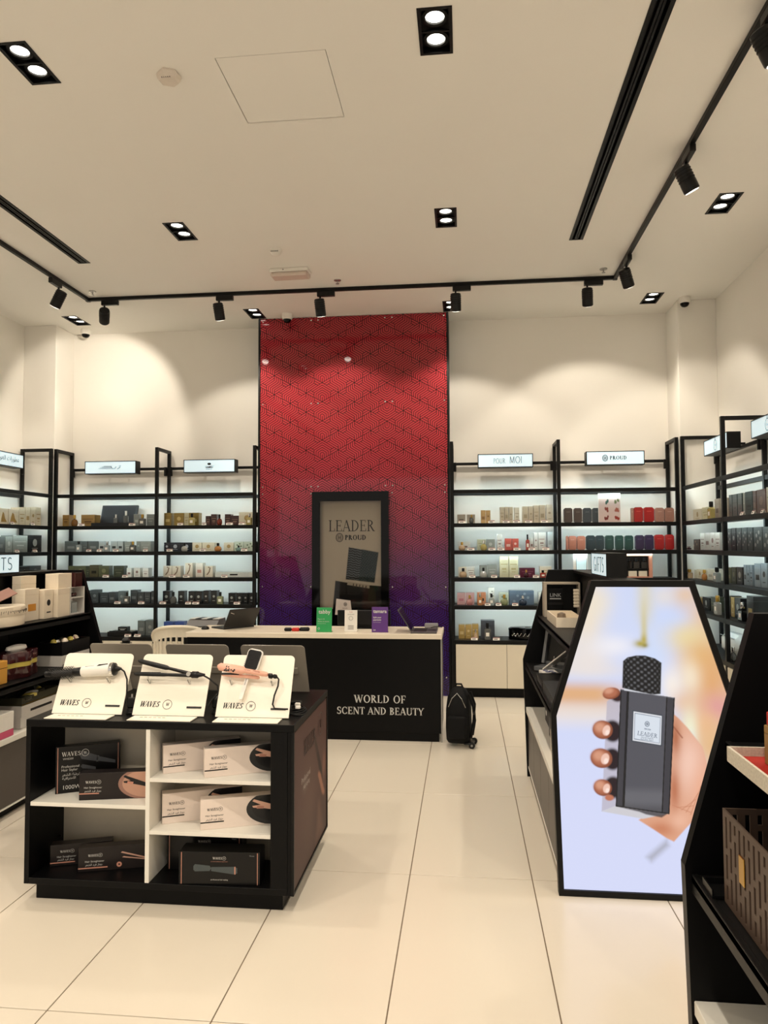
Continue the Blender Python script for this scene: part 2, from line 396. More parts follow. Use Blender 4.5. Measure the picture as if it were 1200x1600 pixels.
for i, (x, a, b) in enumerate(SLOTS):
    t = thing('air_diffuser', ('long black slot air diffuser at the left of the ceiling', 'long black slot air diffuser at the right of the ceiling')[i], 'air vent', (x, a, CEIL), group='linear slot diffusers')
    L = b-a
    fr = MB(); fr.box(-.058, -.034, 0, L, -.004, .006); fr.box(.034, .058, 0, L, -.004, .006); fr.box(-.034, .034, 0, .015, -.004, .006); fr.box(-.034, .034, L-.015, L, -.004, .006)
    fr.build('frame', M_BLK, t)
    for s in (-.009, .009): MB().box(s-.006, s+.006, .015, L-.015, -.002, .03).build('slat', M_BLK, t)
    MB().add([(-.049, .011, .005), (.049, .011, .005), (.049, L-.011, .005), (-.049, L-.011, .005), (-.049, .011, .12), (.049, .011, .12), (.049, L-.011, .12), (-.049, L-.011, .12)],
             [(4, 5, 6, 7), (0, 1, 5, 4), (1, 2, 6, 5), (2, 3, 7, 6), (3, 0, 4, 7)]).build('plenum', M_BLK, t)
# track
TX0, TX1, TY = -3.88, 1.475, 7.20
t = thing('lighting_track', 'black lighting track running round three sides of the ceiling', 'light track', (0, 0, CEIL))
MB().cbox(TX0-.018, TX1+.018, TY-.018, TY+.018, -.034, 0, .003).build('rail', M_BLK, t)
for x in (TX0, TX1): MB().cbox(x-.018, x+.018, -1.2, TY-.018, -.034, 0, .003).build('rail', M_BLK, t)
MB().box(TX0-.02, TX0+.02, TY-.02, TY+.02, -.037, -.034).build('corner_joint', M_BLK, t); MB().box(TX1-.02, TX1+.02, TY-.02, TY+.02, -.037, -.034).build('corner_joint', M_BLK, t)
def track_spot(x, y, along, aim, label, power=P_TRACK, ang=100, blend=.35, visible=True):
    t = thing('track_spotlight', label, 'spotlight', (x, y, CEIL-.035), group='black track spotlights')
    a = MB()
    if along == 'x': a.cbox(-.03, .15, -.02, .02, -.05, 0, .004)
    else: a.cbox(-.02, .02, -.15, .03, -.05, 0, .004)
    a.build('adaptor', M_BPL, t)
    MB().tube([(0, 0, -.05), (0, 0, -.105)], .009, 10).build('stem', M_BLK, t)
    v = Vector(aim)-Vector((x, y, CEIL-.035-.16)); v.normalize(); q = v.to_track_quat('-Z', 'Y').to_euler()
    h = MB().lathe([(.040, .085), (.050, .078), (.051, -.02), (.052, -.022), (.052, -.080), (.047, -.086), (.044, -.080)], 24, cap=True)
    h.v = h.v; ho = h.build('head', M_BPL, t, (0, 0, -.16), q, smooth=True)
    for k in range(4): MB().lathe([(.0535, .06-.02*k), (.0535, .052-.02*k)], 24, cap=True).build('cooling_fin', M_BLK, ho, smooth=True)
    MB().lathe([(.043, -.0875), (.025, -.089), (.002, -.0895)], 24, cap=False).build('lens', M_LENS, ho, smooth=True)
    l = spot('spot_beam', Vector((0, 0, -.16))+v*.095, Vector((0, 0, -.16))+v*3, power, ang, blend, .035); l.parent = t
B_ = 'black track spotlight '
track_spot(-3.70, 7.20, 'x', (-4.35, 8.45, 3.2), B_+'at the back left track corner, turned to the left column', P_TRACK*1.1, 92)
track_spot(-2.47, 7.20, 'x', (-2.42, 8.2, 2.1), B_+'above the wall left of the red panel')
track_spot(-1.42, 7.20, 'x', (-1.35, 8.1, 2.2), B_+'hanging before the middle of the red panel')
track_spot(-.06, 7.20, 'x', (-.05, 8.1, 2.2), B_+'at the right edge of the red panel')
track_spot(1.21, 7.20, 'x', (1.45, 8.45, 2.0), B_+'on the back rail near its right corner')
track_spot(TX1, 6.72, 'y', (2.25, 7.7, 2.2), B_+'at the right corner, tilted toward the right column', P_TRACK, 92)
track_spot(TX1, 4.92, 'y', (2.60, 5.4, 1.9), B_+'midway along the right rail with its lens showing', P_TRACK, 92)
track_spot(TX1, 3.62, 'y', (2.60, 3.9, 1.9), B_+'at the upper right edge of the picture', P_TRACK, 92)
track_spot(TX0, 6.64, 'y', (-5.0, 6.9, 2.2), B_+'on the left rail near the back corner', P_TRACK, 92)
track_spot(TX0, 4.6, 'y', (-5.0, 4.8, 2.2), B_+'on the left rail outside the left picture edge', P_TRACK, 92)
# small ceiling devices
t = thing('heat_detector', 'white six-sided detector beside the ceiling hatch', 'detector', (-1.589, 3.78, CEIL))
MB().rings([[(r*math.cos(PI/3*k+.4), r*math.sin(PI/3*k+.4), z) for k in range(6)] for r, z in ((.062, 0), (.066, -.012), (.060, -.036), (.05, -.042))]).build('body', mat('aged_white_plastic', S(226, 216, 204), .5), t)
for k in range(5): MB().box(-.002+.011*(k-2), .002+.011*(k-2), -.045, -.038, -.0435, -.041).build('vent_slot', M_INK, t)
t = thing('smoke_detector', 'round white smoke detector before the emergency light', 'detector', (-1.617, 6.2, CEIL))
MB().lathe([(.054, 0), (.056, -.012), (.05, -.028), (.034, -.046), (.02, -.05)], 24).build('body', M_WPL, t, smooth=True)
for k in range(5): MB().box(-.003+.014*(k-2), .003+.014*(k-2), -.052, -.046, -.034, -.026).build('vent_slot', M_INK, t)
t = thing('emergency_light', 'white rectangular emergency light on the ceiling', 'emergency light', (-1.6, 6.68, CEIL), -.03)
MB().cbox(-.185, .185, -.075, .075, -.035, 0, .008).build('base', M_WPL, t)
MB().cbox(-.178, .178, -.07, .07, -.075, -.035, .014).build('diffuser', mat('frosted_cover', S(214, 198, 186), .3), t)
MB().box(-.055, -.048, -.079, -.074, -.024, -.014).build('indicator', M_INK, t)
for (x, y), w in zip(((-1.206, 6.99), (1.328, 7.0), (-3.732, 7.01)), ('before the red panel', 'at the right track corner', 'at the left track corner')):
    t = thing('sprinkler', f'small metal ceiling sprinkler {w}', 'sprinkler', (x, y, CEIL), group='ceiling sprinklers')
    MB().lathe([(.036, 0), (.034, -.006), (.014, -.009)], 18).build('escutcheon', M_STEEL, t, smooth=True)
    MB().tube([(0, 0, -.006), (0, 0, -.035)], .006, 8).build('nozzle', M_STEEL, t); MB().lathe([(.018, -.035), (.018, -.038)], 14).build('deflector', M_STEEL, t)
for (x, y), w in zip(((-4.47, 8.25), (-1.946, 7.97), (2.33, 7.93)), ('beside the left column', 'above the red panel', 'before the right column')):
    t = thing('security_camera', f'white dome security camera {w}', 'camera', (x, y, CEIL), group='dome security cameras')
    MB().lathe([(.058, 0), (.06, -.02), (.06, -.045), (.05, -.062)], 24).build('housing', M_WPL, t, smooth=True)
    MB().lathe([(.046, -.060), (.043, -.078), (.03, -.094), (.012, -.101), (.001, -.102)], 20).build('dome', M_BLKGLOSS, t, smooth=True)

# ================================================================== WALL SHELVING
SHZ = (1.875, 1.58, 1.285, .985, .615)
def shelf_unit(label, loc, rz, posts, sign_rail=True, depth=.385):
    t = thing('wall_shelf_unit', label, 'shelf unit', loc, rz, 'black metal wall shelf units')
    P = .036
    for i, x in enumerate(posts):
        x0 = x-P/2 if 0 < i < len(posts)-1 else (x if i == 0 else x-P)
        MB().cbox(x0, x0+P, 0, P, 0, 2.77, .002).build('post', M_BLK, t)
        MB().cbox(x0, x0+P, depth-P, depth, 0, 2.77, .002).build('post', M_BLK, t)
        MB().cbox(x0, x0+P, P, depth-P, 2.735, 2.77, .002).build('top_bar', M_BLK, t)
    for k in range(len(posts)-1):
        a = posts[k]+(P if k == 0 else P/2); b = posts[k+1]-(P if k == len(posts)-2 else P/2)
        MB().cbox(a, b, 0, .03, 2.2, 2.24, .002).build('front_rail', M_BLK, t)
        MB().cbox(a, b, depth-.03, depth, 2.2, 2.24, .002).build('rear_rail', M_BLK, t)
        if sign_rail:
            MB().cbox(a, b, depth-.03, depth, 2.545, 2.575, .002).build('sign_rail', M_BLK, t)
            for xx in (a, b-.03): MB().cbox(xx, xx+.03, depth-.06, depth-.031, 2.47, 2.575, .003).build('rail_bracket', M_BLK, t)
        for j, z in enumerate(SHZ):
            m = MB(); m.cbox(a, b, 0, .02, z-.042, z, .002); m.box(a, b, .02, depth, z-.02, z-.001)
            m.build('shelf', M_BLK, t)
        MB().box(a, b, .0305, .06, 2.222, 2.226).build('led_light_shield', M_BLK, t)  # added plate that stops the top strip's light leaking upward
        for z in (2.2,)+SHZ[:4]:
            yy, zz = (.0315, 2.206) if z == 2.2 else (.0225, z-.039)
            MB().add([(a+.03, yy, zz), (b-.03, yy, zz), (b-.03, yy, zz+.012), (a+.03, yy, zz+.012)], [(0, 1, 2, 3)]).build('led_strip', M_LED, t)
        MB().cbox(a, b, .02, depth, .1, .57, .002).build('cabinet_body', M_BLKLAM, t)
        n = 2; w = (b-a-.02)/n
        for q in range(n): MB().cbox(a+.01+w*q+.002, a+.01+w*(q+1)-.002, .001, .019, .105, .568, .002).build('cabinet_door', M_CREAMLAM, t)
        MB().box(a, b, .05, depth, 0, .1).build('plinth', M_BLKLAM, t)
    return t
shelf_unit('black wall shelves between the left column and the red panel', (-4.717, 8.03, 0), 0, (0, 1.237, 2.400))
shelf_unit('black wall shelves between the red panel and the right column', (-.145, 8.03, 0), 0, (0, 1.163, 2.408))
shelf_unit('black wall shelves along the right wall', (2.268, 7.995, 0), -PI/2, (0, 1.225, 2.46), sign_rail=True)
shelf_unit('black wall shelves along the left wall', (-4.71, 5.545, 0), PI/2, (0, 1.225, 2.46), sign_rail=True)

def sign_box(label, loc, rz, w, h=.15, d=.12):
    """lit sign: origin at lower left of the face, local x right, y back"""
    t = thing('sign_box', label, 'sign', loc, rz, 'lit brand sign boxes')
    b = MB(); b.box(0, w, .004, d, 0, h); f = .008
    b.box(0, f, 0, .004, 0, h); b.box(w-f, w, 0, .004, 0, h); b.box(f, w-f, 0, .004, 0, f); b.box(f, w-f, 0, .004, h-f, h)
    b.build('case', M_BLK, t)
    MB().box(f, w-f, .002, .0038, f, h-f).build('face', M_SIGN, t)
    return t
def arms(t, w, d=.12, l=.235):
    for s in (.32, .68): MB().box(w*s-.01, w*s+.01, d, l, .055, .075).build('arm', M_BLK, t)
# word shapes on the four back signs
t = sign_box('lit sign with a flowing winged script mark, left of the back wall', (-4.41, 8.16, 2.485), 0, .625); arms(t, .625)
mk = MB()
for k in range(4): mk.box(.17+.02*k, .33, .0, .0015, .074+.009*k-.012, .077+.009*k-.012)
mk.tube([(.32, .001, .085), (.34, .001, .062), (.37, .001, .062), (.385, .001, .085)], .003, 6); mk.tube([(.40, .001, .055), (.43, .001, .075), (.44, .001, .095), (.42, .001, .09)], .003, 6)
mk.build('emblem', M_INK, t, (0, 0.0, 0))
t = sign_box('lit sign with a round boat emblem beside the red panel', (-3.21, 8.16, 2.485), 0, .61); arms(t, .61)
mk = MB(); mk.prism_y([(.305+.022*math.cos(a*PI/8), .098+.014*math.sin(a*PI/8)) for a in range(16)], 0, .0015)
mk.prism_y([(.24, .076), (.30, .068), (.37, .078), (.31, .060)], 0, .0015); mk.prism_y([(.255, .062), (.36, .06), (.34, .052), (.27, .052)], 0, .0015)
mk.build('emblem', M_INK, t); text('EMBRACE', .012, M_INK, t, (.305, .0005, .033))
t = sign_box('lit sign with two thin plain words right of the red panel', (.16, 8.16, 2.49), 0, .6); arms(t, .6)
lettering('POUR', .055, M_INK, t, (.17, .001, .045), th=.09, tn=.07, serif=False, xs=.72, align='L'); lettering('MOI', .075, M_INK, t, (.345, .001, .045), th=.09, tn=.07, serif=False, xs=.8, align='L')
def proud_mark(t, x, z, r, loc_y, m, rot=FRONT):
    for rr, w in ((r, r*.14), (r*.72, r*.08)): ringmb(rr*.85, w, ry=rr).build('emblem', m, t, (x, loc_y, z), rot)
    mk = MB()
    for a in (-.3, -.1, .1, .3): mk.box(a*r-.04*r, a*r+.05*r, -.45*r, .45*r, 0, .001)
    mk.box(-.35*r, .35*r, -.05*r, .05*r, 0, .001); mk.build('emblem', m, t, (x, loc_y, z), rot)
t = sign_box('lit sign with a round crest and one serif word by the right column', (1.33, 8.16, 2.5), 0, .615); arms(t, .615)
proud_mark(t, .20, .075, .036, 0.0, M_INK); lettering('PROUD', .04, M_INK, t, (.25, .001, .057), align='L', th=.2, gap=.12)
for k, (y, w) in enumerate(((7.52, .64), (6.32, .64))):
    t = sign_box(('lit sign with a pocket-watch emblem nearer the right column', 'lit sign with a pocket-watch emblem cut by the right picture edge')[k], (2.36, y, 2.50), -PI/2, w); arms(t, w, l=.23)
    ringmb(.042, .005, ry=.05).build('emblem', M_INK, t, (.33, 0.0, .07), FRONT); ringmb(.012, .004).build('emblem', M_INK, t, (.33, 0.0, .13), FRONT); text('Oud', .02, M_INK, t, (.33, .0005, .062))
t = sign_box('lit sign with Arabic script on the left wall', (-4.78, 6.92, 2.49), PI/2, .62); arms(t, .62, l=.23)
text(arabic('عطورات العود'), .048, M_INK, t, (.36, .0005, .065))

# ================================================================== PRODUCTS ON THE WALL SHELVES
# (bay, shelf, kind, start, end, height, colour): metres along the wall; kind B carton, T octagonal tin, R round bottle, Q square bottle, G price tag
ITEMS = [(1,1,'B',-4.705,-4.596,0.135,'goldbrown'),(1,1,'R',-4.535,-4.443,0.131,'amber'),(1,1,'B',-4.445,-4.28,0.135,'goldbrown'),(1,1,'B',-3.805,-3.736,0.136,'grey'),(1,1,'Q',-3.705,-3.633,0.13,'smoke'),(1,1,'B',-3.647,-3.557,0.135,'grey'),(1,1,'G',-4.416,-4.343,0.025,'w'),(1,1,'G',-3.806,-3.734,0.025,'w'),(1,2,'B',-4.644,-4.487,0.123,'greyd'),(1,2,'Q',-4.456,-4.407,0.121,'clear'),(1,2,'B',-4.431,-4.365,0.122,'greyd'),(1,2,'B',-4.36,-4.232,0.121,'greyd'),(1,2,'B',-4.226,-4.153,0.121,'silver'),(1,2,'Q',-4.12,-4.061,0.115,'clear'),(1,2,'B',-4.079,-4.001,0.12,'silver'),(1,2,'B',-3.996,-3.928,0.12,'silver'),(1,2,'B',-3.91,-3.837,0.114,'pewter'),(1,2,'Q',-3.811,-3.747,0.114,'smoke'),(1,2,'B',-3.768,-3.722,0.118,'pewter'),(1,2,'B',-3.718,-3.596,0.118,'pewter'),(1,2,'G',-3.992,-3.926,0.025,'w'),(1,2,'G',-4.313,-4.258,0.025,'w'),(1,2,'G',-4.185,-4.131,0.025,'w'),(1,2,'G',-3.632,-3.579,0.025,'w'),(1,3,'B',-4.596,-4.518,0.128,'olive'),(1,3,'B',-4.514,-4.381,0.128,'olive'),(1,3,'B',-4.376,-4.337,0.126,'oliveb'),(1,3,'B',-4.332,-4.228,0.139,'bronze'),(1,3,'B',-4.222,-4.097,0.13,'olive'),(1,3,'B',-4.043,-3.918,0.13,'oliveb'),(1,3,'B',-3.882,-3.825,0.104,'whiteb'),(1,3,'B',-3.796,-3.719,0.106,'whiteb'),(1,3,'B',-3.689,-3.62,0.104,'whiteb'),(1,3,'G',-4.113,-4.028,0.025,'w'),(1,3,'G',-3.878,-3.812,0.025,'w'),(1,4,'B',-4.395,-4.316,0.144,'char'),(1,4,'B',-4.312,-4.224,0.152,'char'),(1,4,'B',-4.2,-4.102,0.121,'char'),(1,4,'B',-4.095,-4.018,0.127,'char'),(1,4,'B',-3.979,-3.903,0.139,'greyd'),(1,4,'Q',-3.875,-3.813,0.131,'smoke'),(1,4,'B',-3.832,-3.75,0.151,'char'),(1,4,'B',-3.745,-3.67,0.128,'char'),(1,4,'B',-3.663,-3.596,0.128,'char'),(1,4,'B',-3.584,-3.548,0.14,'char'),(1,4,'G',-3.968,-3.896,0.025,'w'),(1,4,'G',-3.686,-3.614,0.025,'w'),(1,5,'B',-3.742,-3.654,0.171,'greyd'),(1,5,'B',-3.646,-3.544,0.178,'greyd'),(1,5,'G',-3.842,-3.764,0.025,'w'),(1,5,'G',-3.728,-3.644,0.025,'w'),(2,1,'B',-3.438,-3.351,0.147,'gold'),(2,1,'B',-3.318,-3.203,0.146,'gold'),(2,1,'B',-3.198,-3.143,0.147,'paleg'),(2,1,'B',-3.138,-3.024,0.147,'gold'),(2,1,'Q',-3.112,-3.049,0.136,'yellow'),(2,1,'B',-2.943,-2.887,0.108,'maroon'),(2,1,'B',-2.879,-2.813,0.128,'maroon'),(2,1,'R',-2.786,-2.723,0.122,'redamb'),(2,1,'B',-2.716,-2.648,0.127,'maroon'),(2,1,'B',-2.641,-2.554,0.11,'maroon'),(2,1,'B',-2.551,-2.361,0.148,'cream'),(2,1,'Q',-2.438,-2.38,0.13,'yellow'),(2,1,'G',-3.23,-3.165,0.025,'w'),(2,1,'G',-2.945,-2.895,0.025,'w'),(2,1,'G',-2.661,-2.586,0.025,'w'),(2,1,'G',-2.516,-2.452,0.025,'w'),(2,2,'B',-3.435,-3.369,0.102,'navyd'),(2,2,'B',-3.364,-3.238,0.102,'navyd'),(2,2,'B',-3.233,-3.102,0.101,'navyd'),(2,2,'R',-3.206,-3.128,0.093,'pearl'),(2,2,'B',-3.097,-2.988,0.1,'cream'),(2,2,'B',-2.979,-2.837,0.1,'cream'),(2,2,'R',-2.815,-2.718,0.093,'orange'),(2,2,'B',-2.726,-2.611,0.099,'cream'),(2,2,'B',-2.604,-2.5,0.108,'greenw'),(2,2,'R',-2.562,-2.5,0.064,'teal'),(2,2,'B',-2.494,-2.363,0.108,'greenw'),(2,2,'G',-3.354,-3.289,0.025,'w'),(2,2,'G',-2.965,-2.895,0.025,'w'),(2,2,'G',-2.487,-2.417,0.025,'w'),(2,3,'B',-3.441,-3.343,0.127,'horn'),(2,3,'B',-3.335,-3.235,0.127,'horn'),(2,3,'B',-3.181,-3.093,0.161,'horn'),(2,3,'B',-3.055,-2.972,0.161,'rosew'),(2,3,'B',-2.949,-2.854,0.126,'horn'),(2,3,'B',-2.827,-2.37,0.056,'long'),(2,3,'G',-3.324,-3.248,0.025,'w'),(2,3,'G',-3.159,-3.082,0.025,'w'),(2,3,'G',-2.714,-2.644,0.025,'w'),(2,4,'B',-3.445,-3.361,0.14,'black'),(2,4,'R',-3.337,-3.248,0.135,'smoke'),(2,4,'B',-3.263,-3.191,0.141,'black'),(2,4,'B',-3.14,-3.069,0.139,'black'),(2,4,'B',-3.06,-2.982,0.139,'black'),(2,4,'B',-2.963,-2.904,0.147,'black'),(2,4,'B',-2.875,-2.805,0.147,'black'),(2,4,'Q',-2.773,-2.709,0.136,'greenb'),(2,4,'B',-2.669,-2.594,0.12,'black'),(2,4,'B',-2.575,-2.503,0.12,'black'),(2,4,'B',-2.497,-2.443,0.12,'black'),(2,4,'B',-2.433,-2.363,0.12,'black'),(2,4,'G',-3.431,-3.36,0.025,'w'),(2,4,'G',-3.13,-3.065,0.025,'w'),(2,4,'G',-3.047,-2.971,0.025,'w'),(2,4,'G',-2.568,-2.499,0.025,'w'),(2,5,'B',-3.43,-3.313,0.159,'bluegold'),(2,5,'B',-3.305,-3.188,0.163,'bluegold'),(3,1,'B',-0.072,0.017,0.1,'greige'),(3,1,'B',0.034,0.123,0.099,'greige'),(3,1,'R',0.059,0.108,0.094,'smoke'),(3,1,'B',0.188,0.238,0.145,'tan'),(3,1,'B',0.242,0.291,0.143,'tan'),(3,1,'B',0.395,0.442,0.179,'champ'),(3,1,'B',0.446,0.488,0.179,'champ'),(3,1,'B',0.492,0.535,0.178,'champ'),(3,1,'B',0.553,0.605,0.172,'ivory'),(3,1,'B',0.64,0.701,0.183,'champ'),(3,1,'B',0.705,0.754,0.184,'champ'),(3,1,'B',0.759,0.817,0.193,'champ'),(3,1,'B',0.822,0.884,0.196,'champ'),(3,1,'B',0.896,0.963,0.2,'ivory'),(3,1,'G',-0.056,0.02,0.025,'w'),(3,1,'G',0.265,0.332,0.025,'w'),(3,1,'G',0.419,0.491,0.025,'w'),(3,1,'G',0.531,0.601,0.025,'w'),(3,1,'G',0.656,0.729,0.025,'w'),(3,1,'G',0.825,0.897,0.025,'w'),(3,2,'B',-0.069,0.067,0.097,'whiteb'),(3,2,'R',-0.059,0.014,0.091,'peach'),(3,2,'B',0.144,0.238,0.12,'yelgrey'),(3,2,'R',0.176,0.248,0.107,'yellow'),(3,2,'B',0.243,0.335,0.122,'pewter'),(3,2,'B',0.362,0.415,0.176,'whiteb'),(3,2,'B',0.446,0.519,0.128,'coral'),(3,2,'B',0.524,0.592,0.127,'coral'),(3,2,'Q',0.663,0.704,0.17,'redfl'),(3,2,'B',0.717,0.752,0.129,'whiteb'),(3,2,'B',0.758,0.802,0.191,'whiteb'),(3,2,'B',0.806,0.88,0.191,'whiteb'),(3,2,'B',0.903,0.957,0.198,'glassw'),(3,2,'G',0.037,0.111,0.025,'w'),(3,2,'G',0.263,0.335,0.025,'w'),(3,2,'G',0.36,0.433,0.025,'w'),(3,2,'G',0.531,0.604,0.025,'w'),(3,2,'G',0.69,0.759,0.025,'w'),(3,2,'G',0.836,0.908,0.025,'w'),(3,3,'B',-0.065,0.026,0.113,'creamor'),(3,3,'R',-0.053,0.029,0.102,'peach'),(3,3,'B',0.03,0.112,0.119,'whiteb'),(3,3,'B',0.165,0.249,0.13,'pewter'),(3,3,'R',0.171,0.243,0.106,'pearl'),(3,3,'B',0.254,0.353,0.136,'pewter'),(3,3,'B',0.386,0.482,0.228,'palegold'),(3,3,'B',0.486,0.585,0.228,'palegold'),(3,3,'B',0.603,0.765,0.1,'burg'),(3,3,'R',0.639,0.691,0.084,'plum'),(3,3,'B',0.817,0.944,0.118,'creamor'),(3,3,'Q',0.812,0.872,0.079,'redfl'),(3,3,'G',0.055,0.119,0.025,'w'),(3,3,'G',0.288,0.352,0.025,'w'),(3,3,'G',0.531,0.595,0.025,'w'),(3,3,'G',0.733,0.796,0.025,'w'),(3,4,'B',-0.08,0.009,0.129,'pink'),(3,4,'B',0.014,0.107,0.129,'pink'),(3,4,'R',0.02,0.091,0.109,'pinkb'),(3,4,'B',0.138,0.232,0.135,'orangeb'),(3,4,'Q',0.143,0.193,0.132,'orange'),(3,4,'B',0.259,0.324,0.188,'floral'),(3,4,'Q',0.263,0.318,0.127,'clear'),(3,4,'B',0.375,0.478,0.136,'greenw'),(3,4,'R',0.387,0.469,0.116,'greenb'),(3,4,'B',0.486,0.75,0.154,'steel'),(3,4,'R',0.584,0.676,0.105,'blueb'),(3,4,'B',0.8,0.871,0.137,'whiteb'),(3,4,'G',0.218,0.277,0.025,'w'),(3,4,'G',0.335,0.393,0.025,'w'),(3,4,'G',0.508,0.572,0.025,'w'),(3,5,'B',-0.067,0.001,0.15,'goldy'),(3,5,'B',0.005,0.075,0.151,'goldy'),(3,5,'B',0.079,0.149,0.156,'goldy'),(3,5,'R',0.093,0.139,0.11,'peach'),(3,5,'B',0.176,0.323,0.197,'chars'),(3,5,'Q',0.21,0.28,0.181,'smoke'),(3,5,'G',0.067,0.137,0.025,'w'),(3,5,'G',0.3,0.372,0.025,'w'),(4,1,'T',1.083,1.175,0.162,'taupe'),(4,1,'T',1.188,1.277,0.16,'taupe'),(4,1,'T',1.286,1.377,0.16,'slate'),(4,1,'T',1.384,1.481,0.159,'slate'),(4,1,'T',1.795,1.819,0.155,'dusk'),(4,1,'T',1.823,1.917,0.163,'redt'),(4,1,'T',1.926,2.033,0.162,'redt'),(4,1,'T',2.043,2.138,0.155,'dusk'),(4,1,'T',2.145,2.24,0.154,'dusk'),(4,2,'T',1.103,1.124,0.152,'salmon'),(4,2,'T',1.129,1.212,0.152,'salmon'),(4,2,'T',1.219,1.307,0.151,'salmon'),(4,2,'T',1.316,1.411,0.157,'bluet'),(4,2,'T',1.416,1.505,0.156,'bluet'),(4,2,'T',1.515,1.607,0.156,'tealt'),(4,2,'T',1.621,1.708,0.155,'tealt'),(4,2,'T',1.722,1.811,0.154,'tealt'),(4,2,'T',1.831,1.923,0.157,'purpt'),(4,2,'T',1.93,2.022,0.159,'purpt'),(4,2,'T',2.032,2.131,0.161,'redt'),(4,2,'T',2.141,2.234,0.161,'redt'),(5,1,'B',8.025,8.251,0.119,'cream'),(5,1,'B',7.731,8.007,0.123,'cream'),(5,1,'B',7.517,7.714,0.13,'palegold'),(5,1,'Q',7.201,7.313,0.167,'yellow'),(5,1,'B',7.214,7.338,0.192,'greige'),(5,2,'B',7.823,8.168,0.109,'brownp'),(5,2,'B',7.662,7.796,0.169,'whiteb'),(5,2,'B',7.506,7.649,0.169,'whiteb'),(5,2,'B',7.362,7.491,0.169,'whiteb'),(5,2,'B',7.223,7.35,0.168,'whiteb'),(5,2,'R',7.901,8.048,0.036,'plum'),(5,3,'B',7.947,8.209,0.086,'cream'),(5,3,'B',7.732,7.934,0.095,'cream'),(5,3,'R',7.456,7.565,0.102,'orange'),(5,3,'B',7.416,7.602,0.11,'ivory'),(5,3,'Q',7.078,7.194,0.137,'clear'),(5,3,'Q',7.924,8.038,0.091,'peach'),(5,4,'B',7.788,8,0.108,'goldy'),(5,4,'B',7.548,7.77,0.124,'black'),(5,4,'B',7.376,7.519,0.142,'oliveb'),(5,4,'Q',7.055,7.195,0.175,'pearl'),(6,1,'B',6.993,7.055,0.186,'greige'),(6,1,'B',6.88,6.956,0.205,'greend'),(6,1,'B',6.758,6.868,0.204,'greend'),(6,1,'B',6.645,6.743,0.204,'greend'),(6,1,'B',6.581,6.617,0.199,'pewter'),(6,1,'B',6.417,6.571,0.205,'greend'),(6,1,'B',6.332,6.4,0.201,'brown'),(6,1,'B',6.14,6.321,0.203,'brown'),(6,1,'B',5.995,6.124,0.211,'greige'),(6,1,'G',6.32,6.387,0.025,'w'),(6,1,'G',6.089,6.14,0.025,'w'),(6,1,'G',5.912,5.96,0.025,'w'),(6,2,'B',6.927,7.049,0.198,'florald'),(6,2,'B',6.808,6.914,0.2,'black'),(6,2,'B',6.68,6.793,0.199,'florald'),(6,2,'B',6.547,6.666,0.199,'florald'),(6,2,'B',6.427,6.536,0.196,'florald'),(6,2,'B',6.229,6.405,0.197,'florald'),(6,2,'B',6.016,6.219,0.194,'florald'),(6,3,'B',6.948,7.046,0.141,'olive'),(6,3,'B',6.829,6.938,0.147,'oliveb'),(6,3,'B',6.67,6.813,0.151,'black'),(6,3,'B',6.585,6.646,0.174,'silverb'),(6,3,'B',6.517,6.576,0.175,'silverb'),(6,3,'B',6.454,6.508,0.177,'silverb'),(6,3,'B',6.283,6.408,0.192,'silverb'),(6,3,'B',6.153,6.275,0.197,'silverb'),(6,4,'B',6.986,7.055,0.182,'black'),(6,4,'B',6.89,6.972,0.175,'goldy'),(6,4,'B',6.74,6.881,0.177,'black'),(6,4,'Q',6.468,6.585,0.161,'blackb'),(6,4,'B',6.447,6.595,0.214,'goldblk'),(6,5,'R',6.684,6.833,0.12,'smoke'),(6,5,'B',6.62,6.792,0.139,'greige'),(7,1,'B',7.219,7.36,0.171,'dune'),(7,1,'B',7.371,7.549,0.17,'dune'),(7,1,'B',7.556,7.665,0.193,'creamg'),(7,1,'B',7.674,7.763,0.203,'creamg'),(7,1,'B',7.773,7.866,0.208,'creamg'),(7,1,'B',7.874,7.971,0.214,'creamg'),(7,1,'G',7.239,7.304,0.025,'w'),(7,1,'G',7.601,7.681,0.025,'w'),(7,2,'B',7.145,7.314,0.166,'greyd'),(7,2,'B',7.323,7.445,0.168,'pewter'),(7,2,'B',7.454,7.721,0.183,'pewter'),(7,2,'B',7.732,7.992,0.19,'black'),(7,2,'G',7.326,7.401,0.025,'w'),(7,2,'G',7.657,7.738,0.025,'w'),(7,3,'B',7.591,7.756,0.135,'black'),(7,3,'B',7.767,7.991,0.14,'char')]
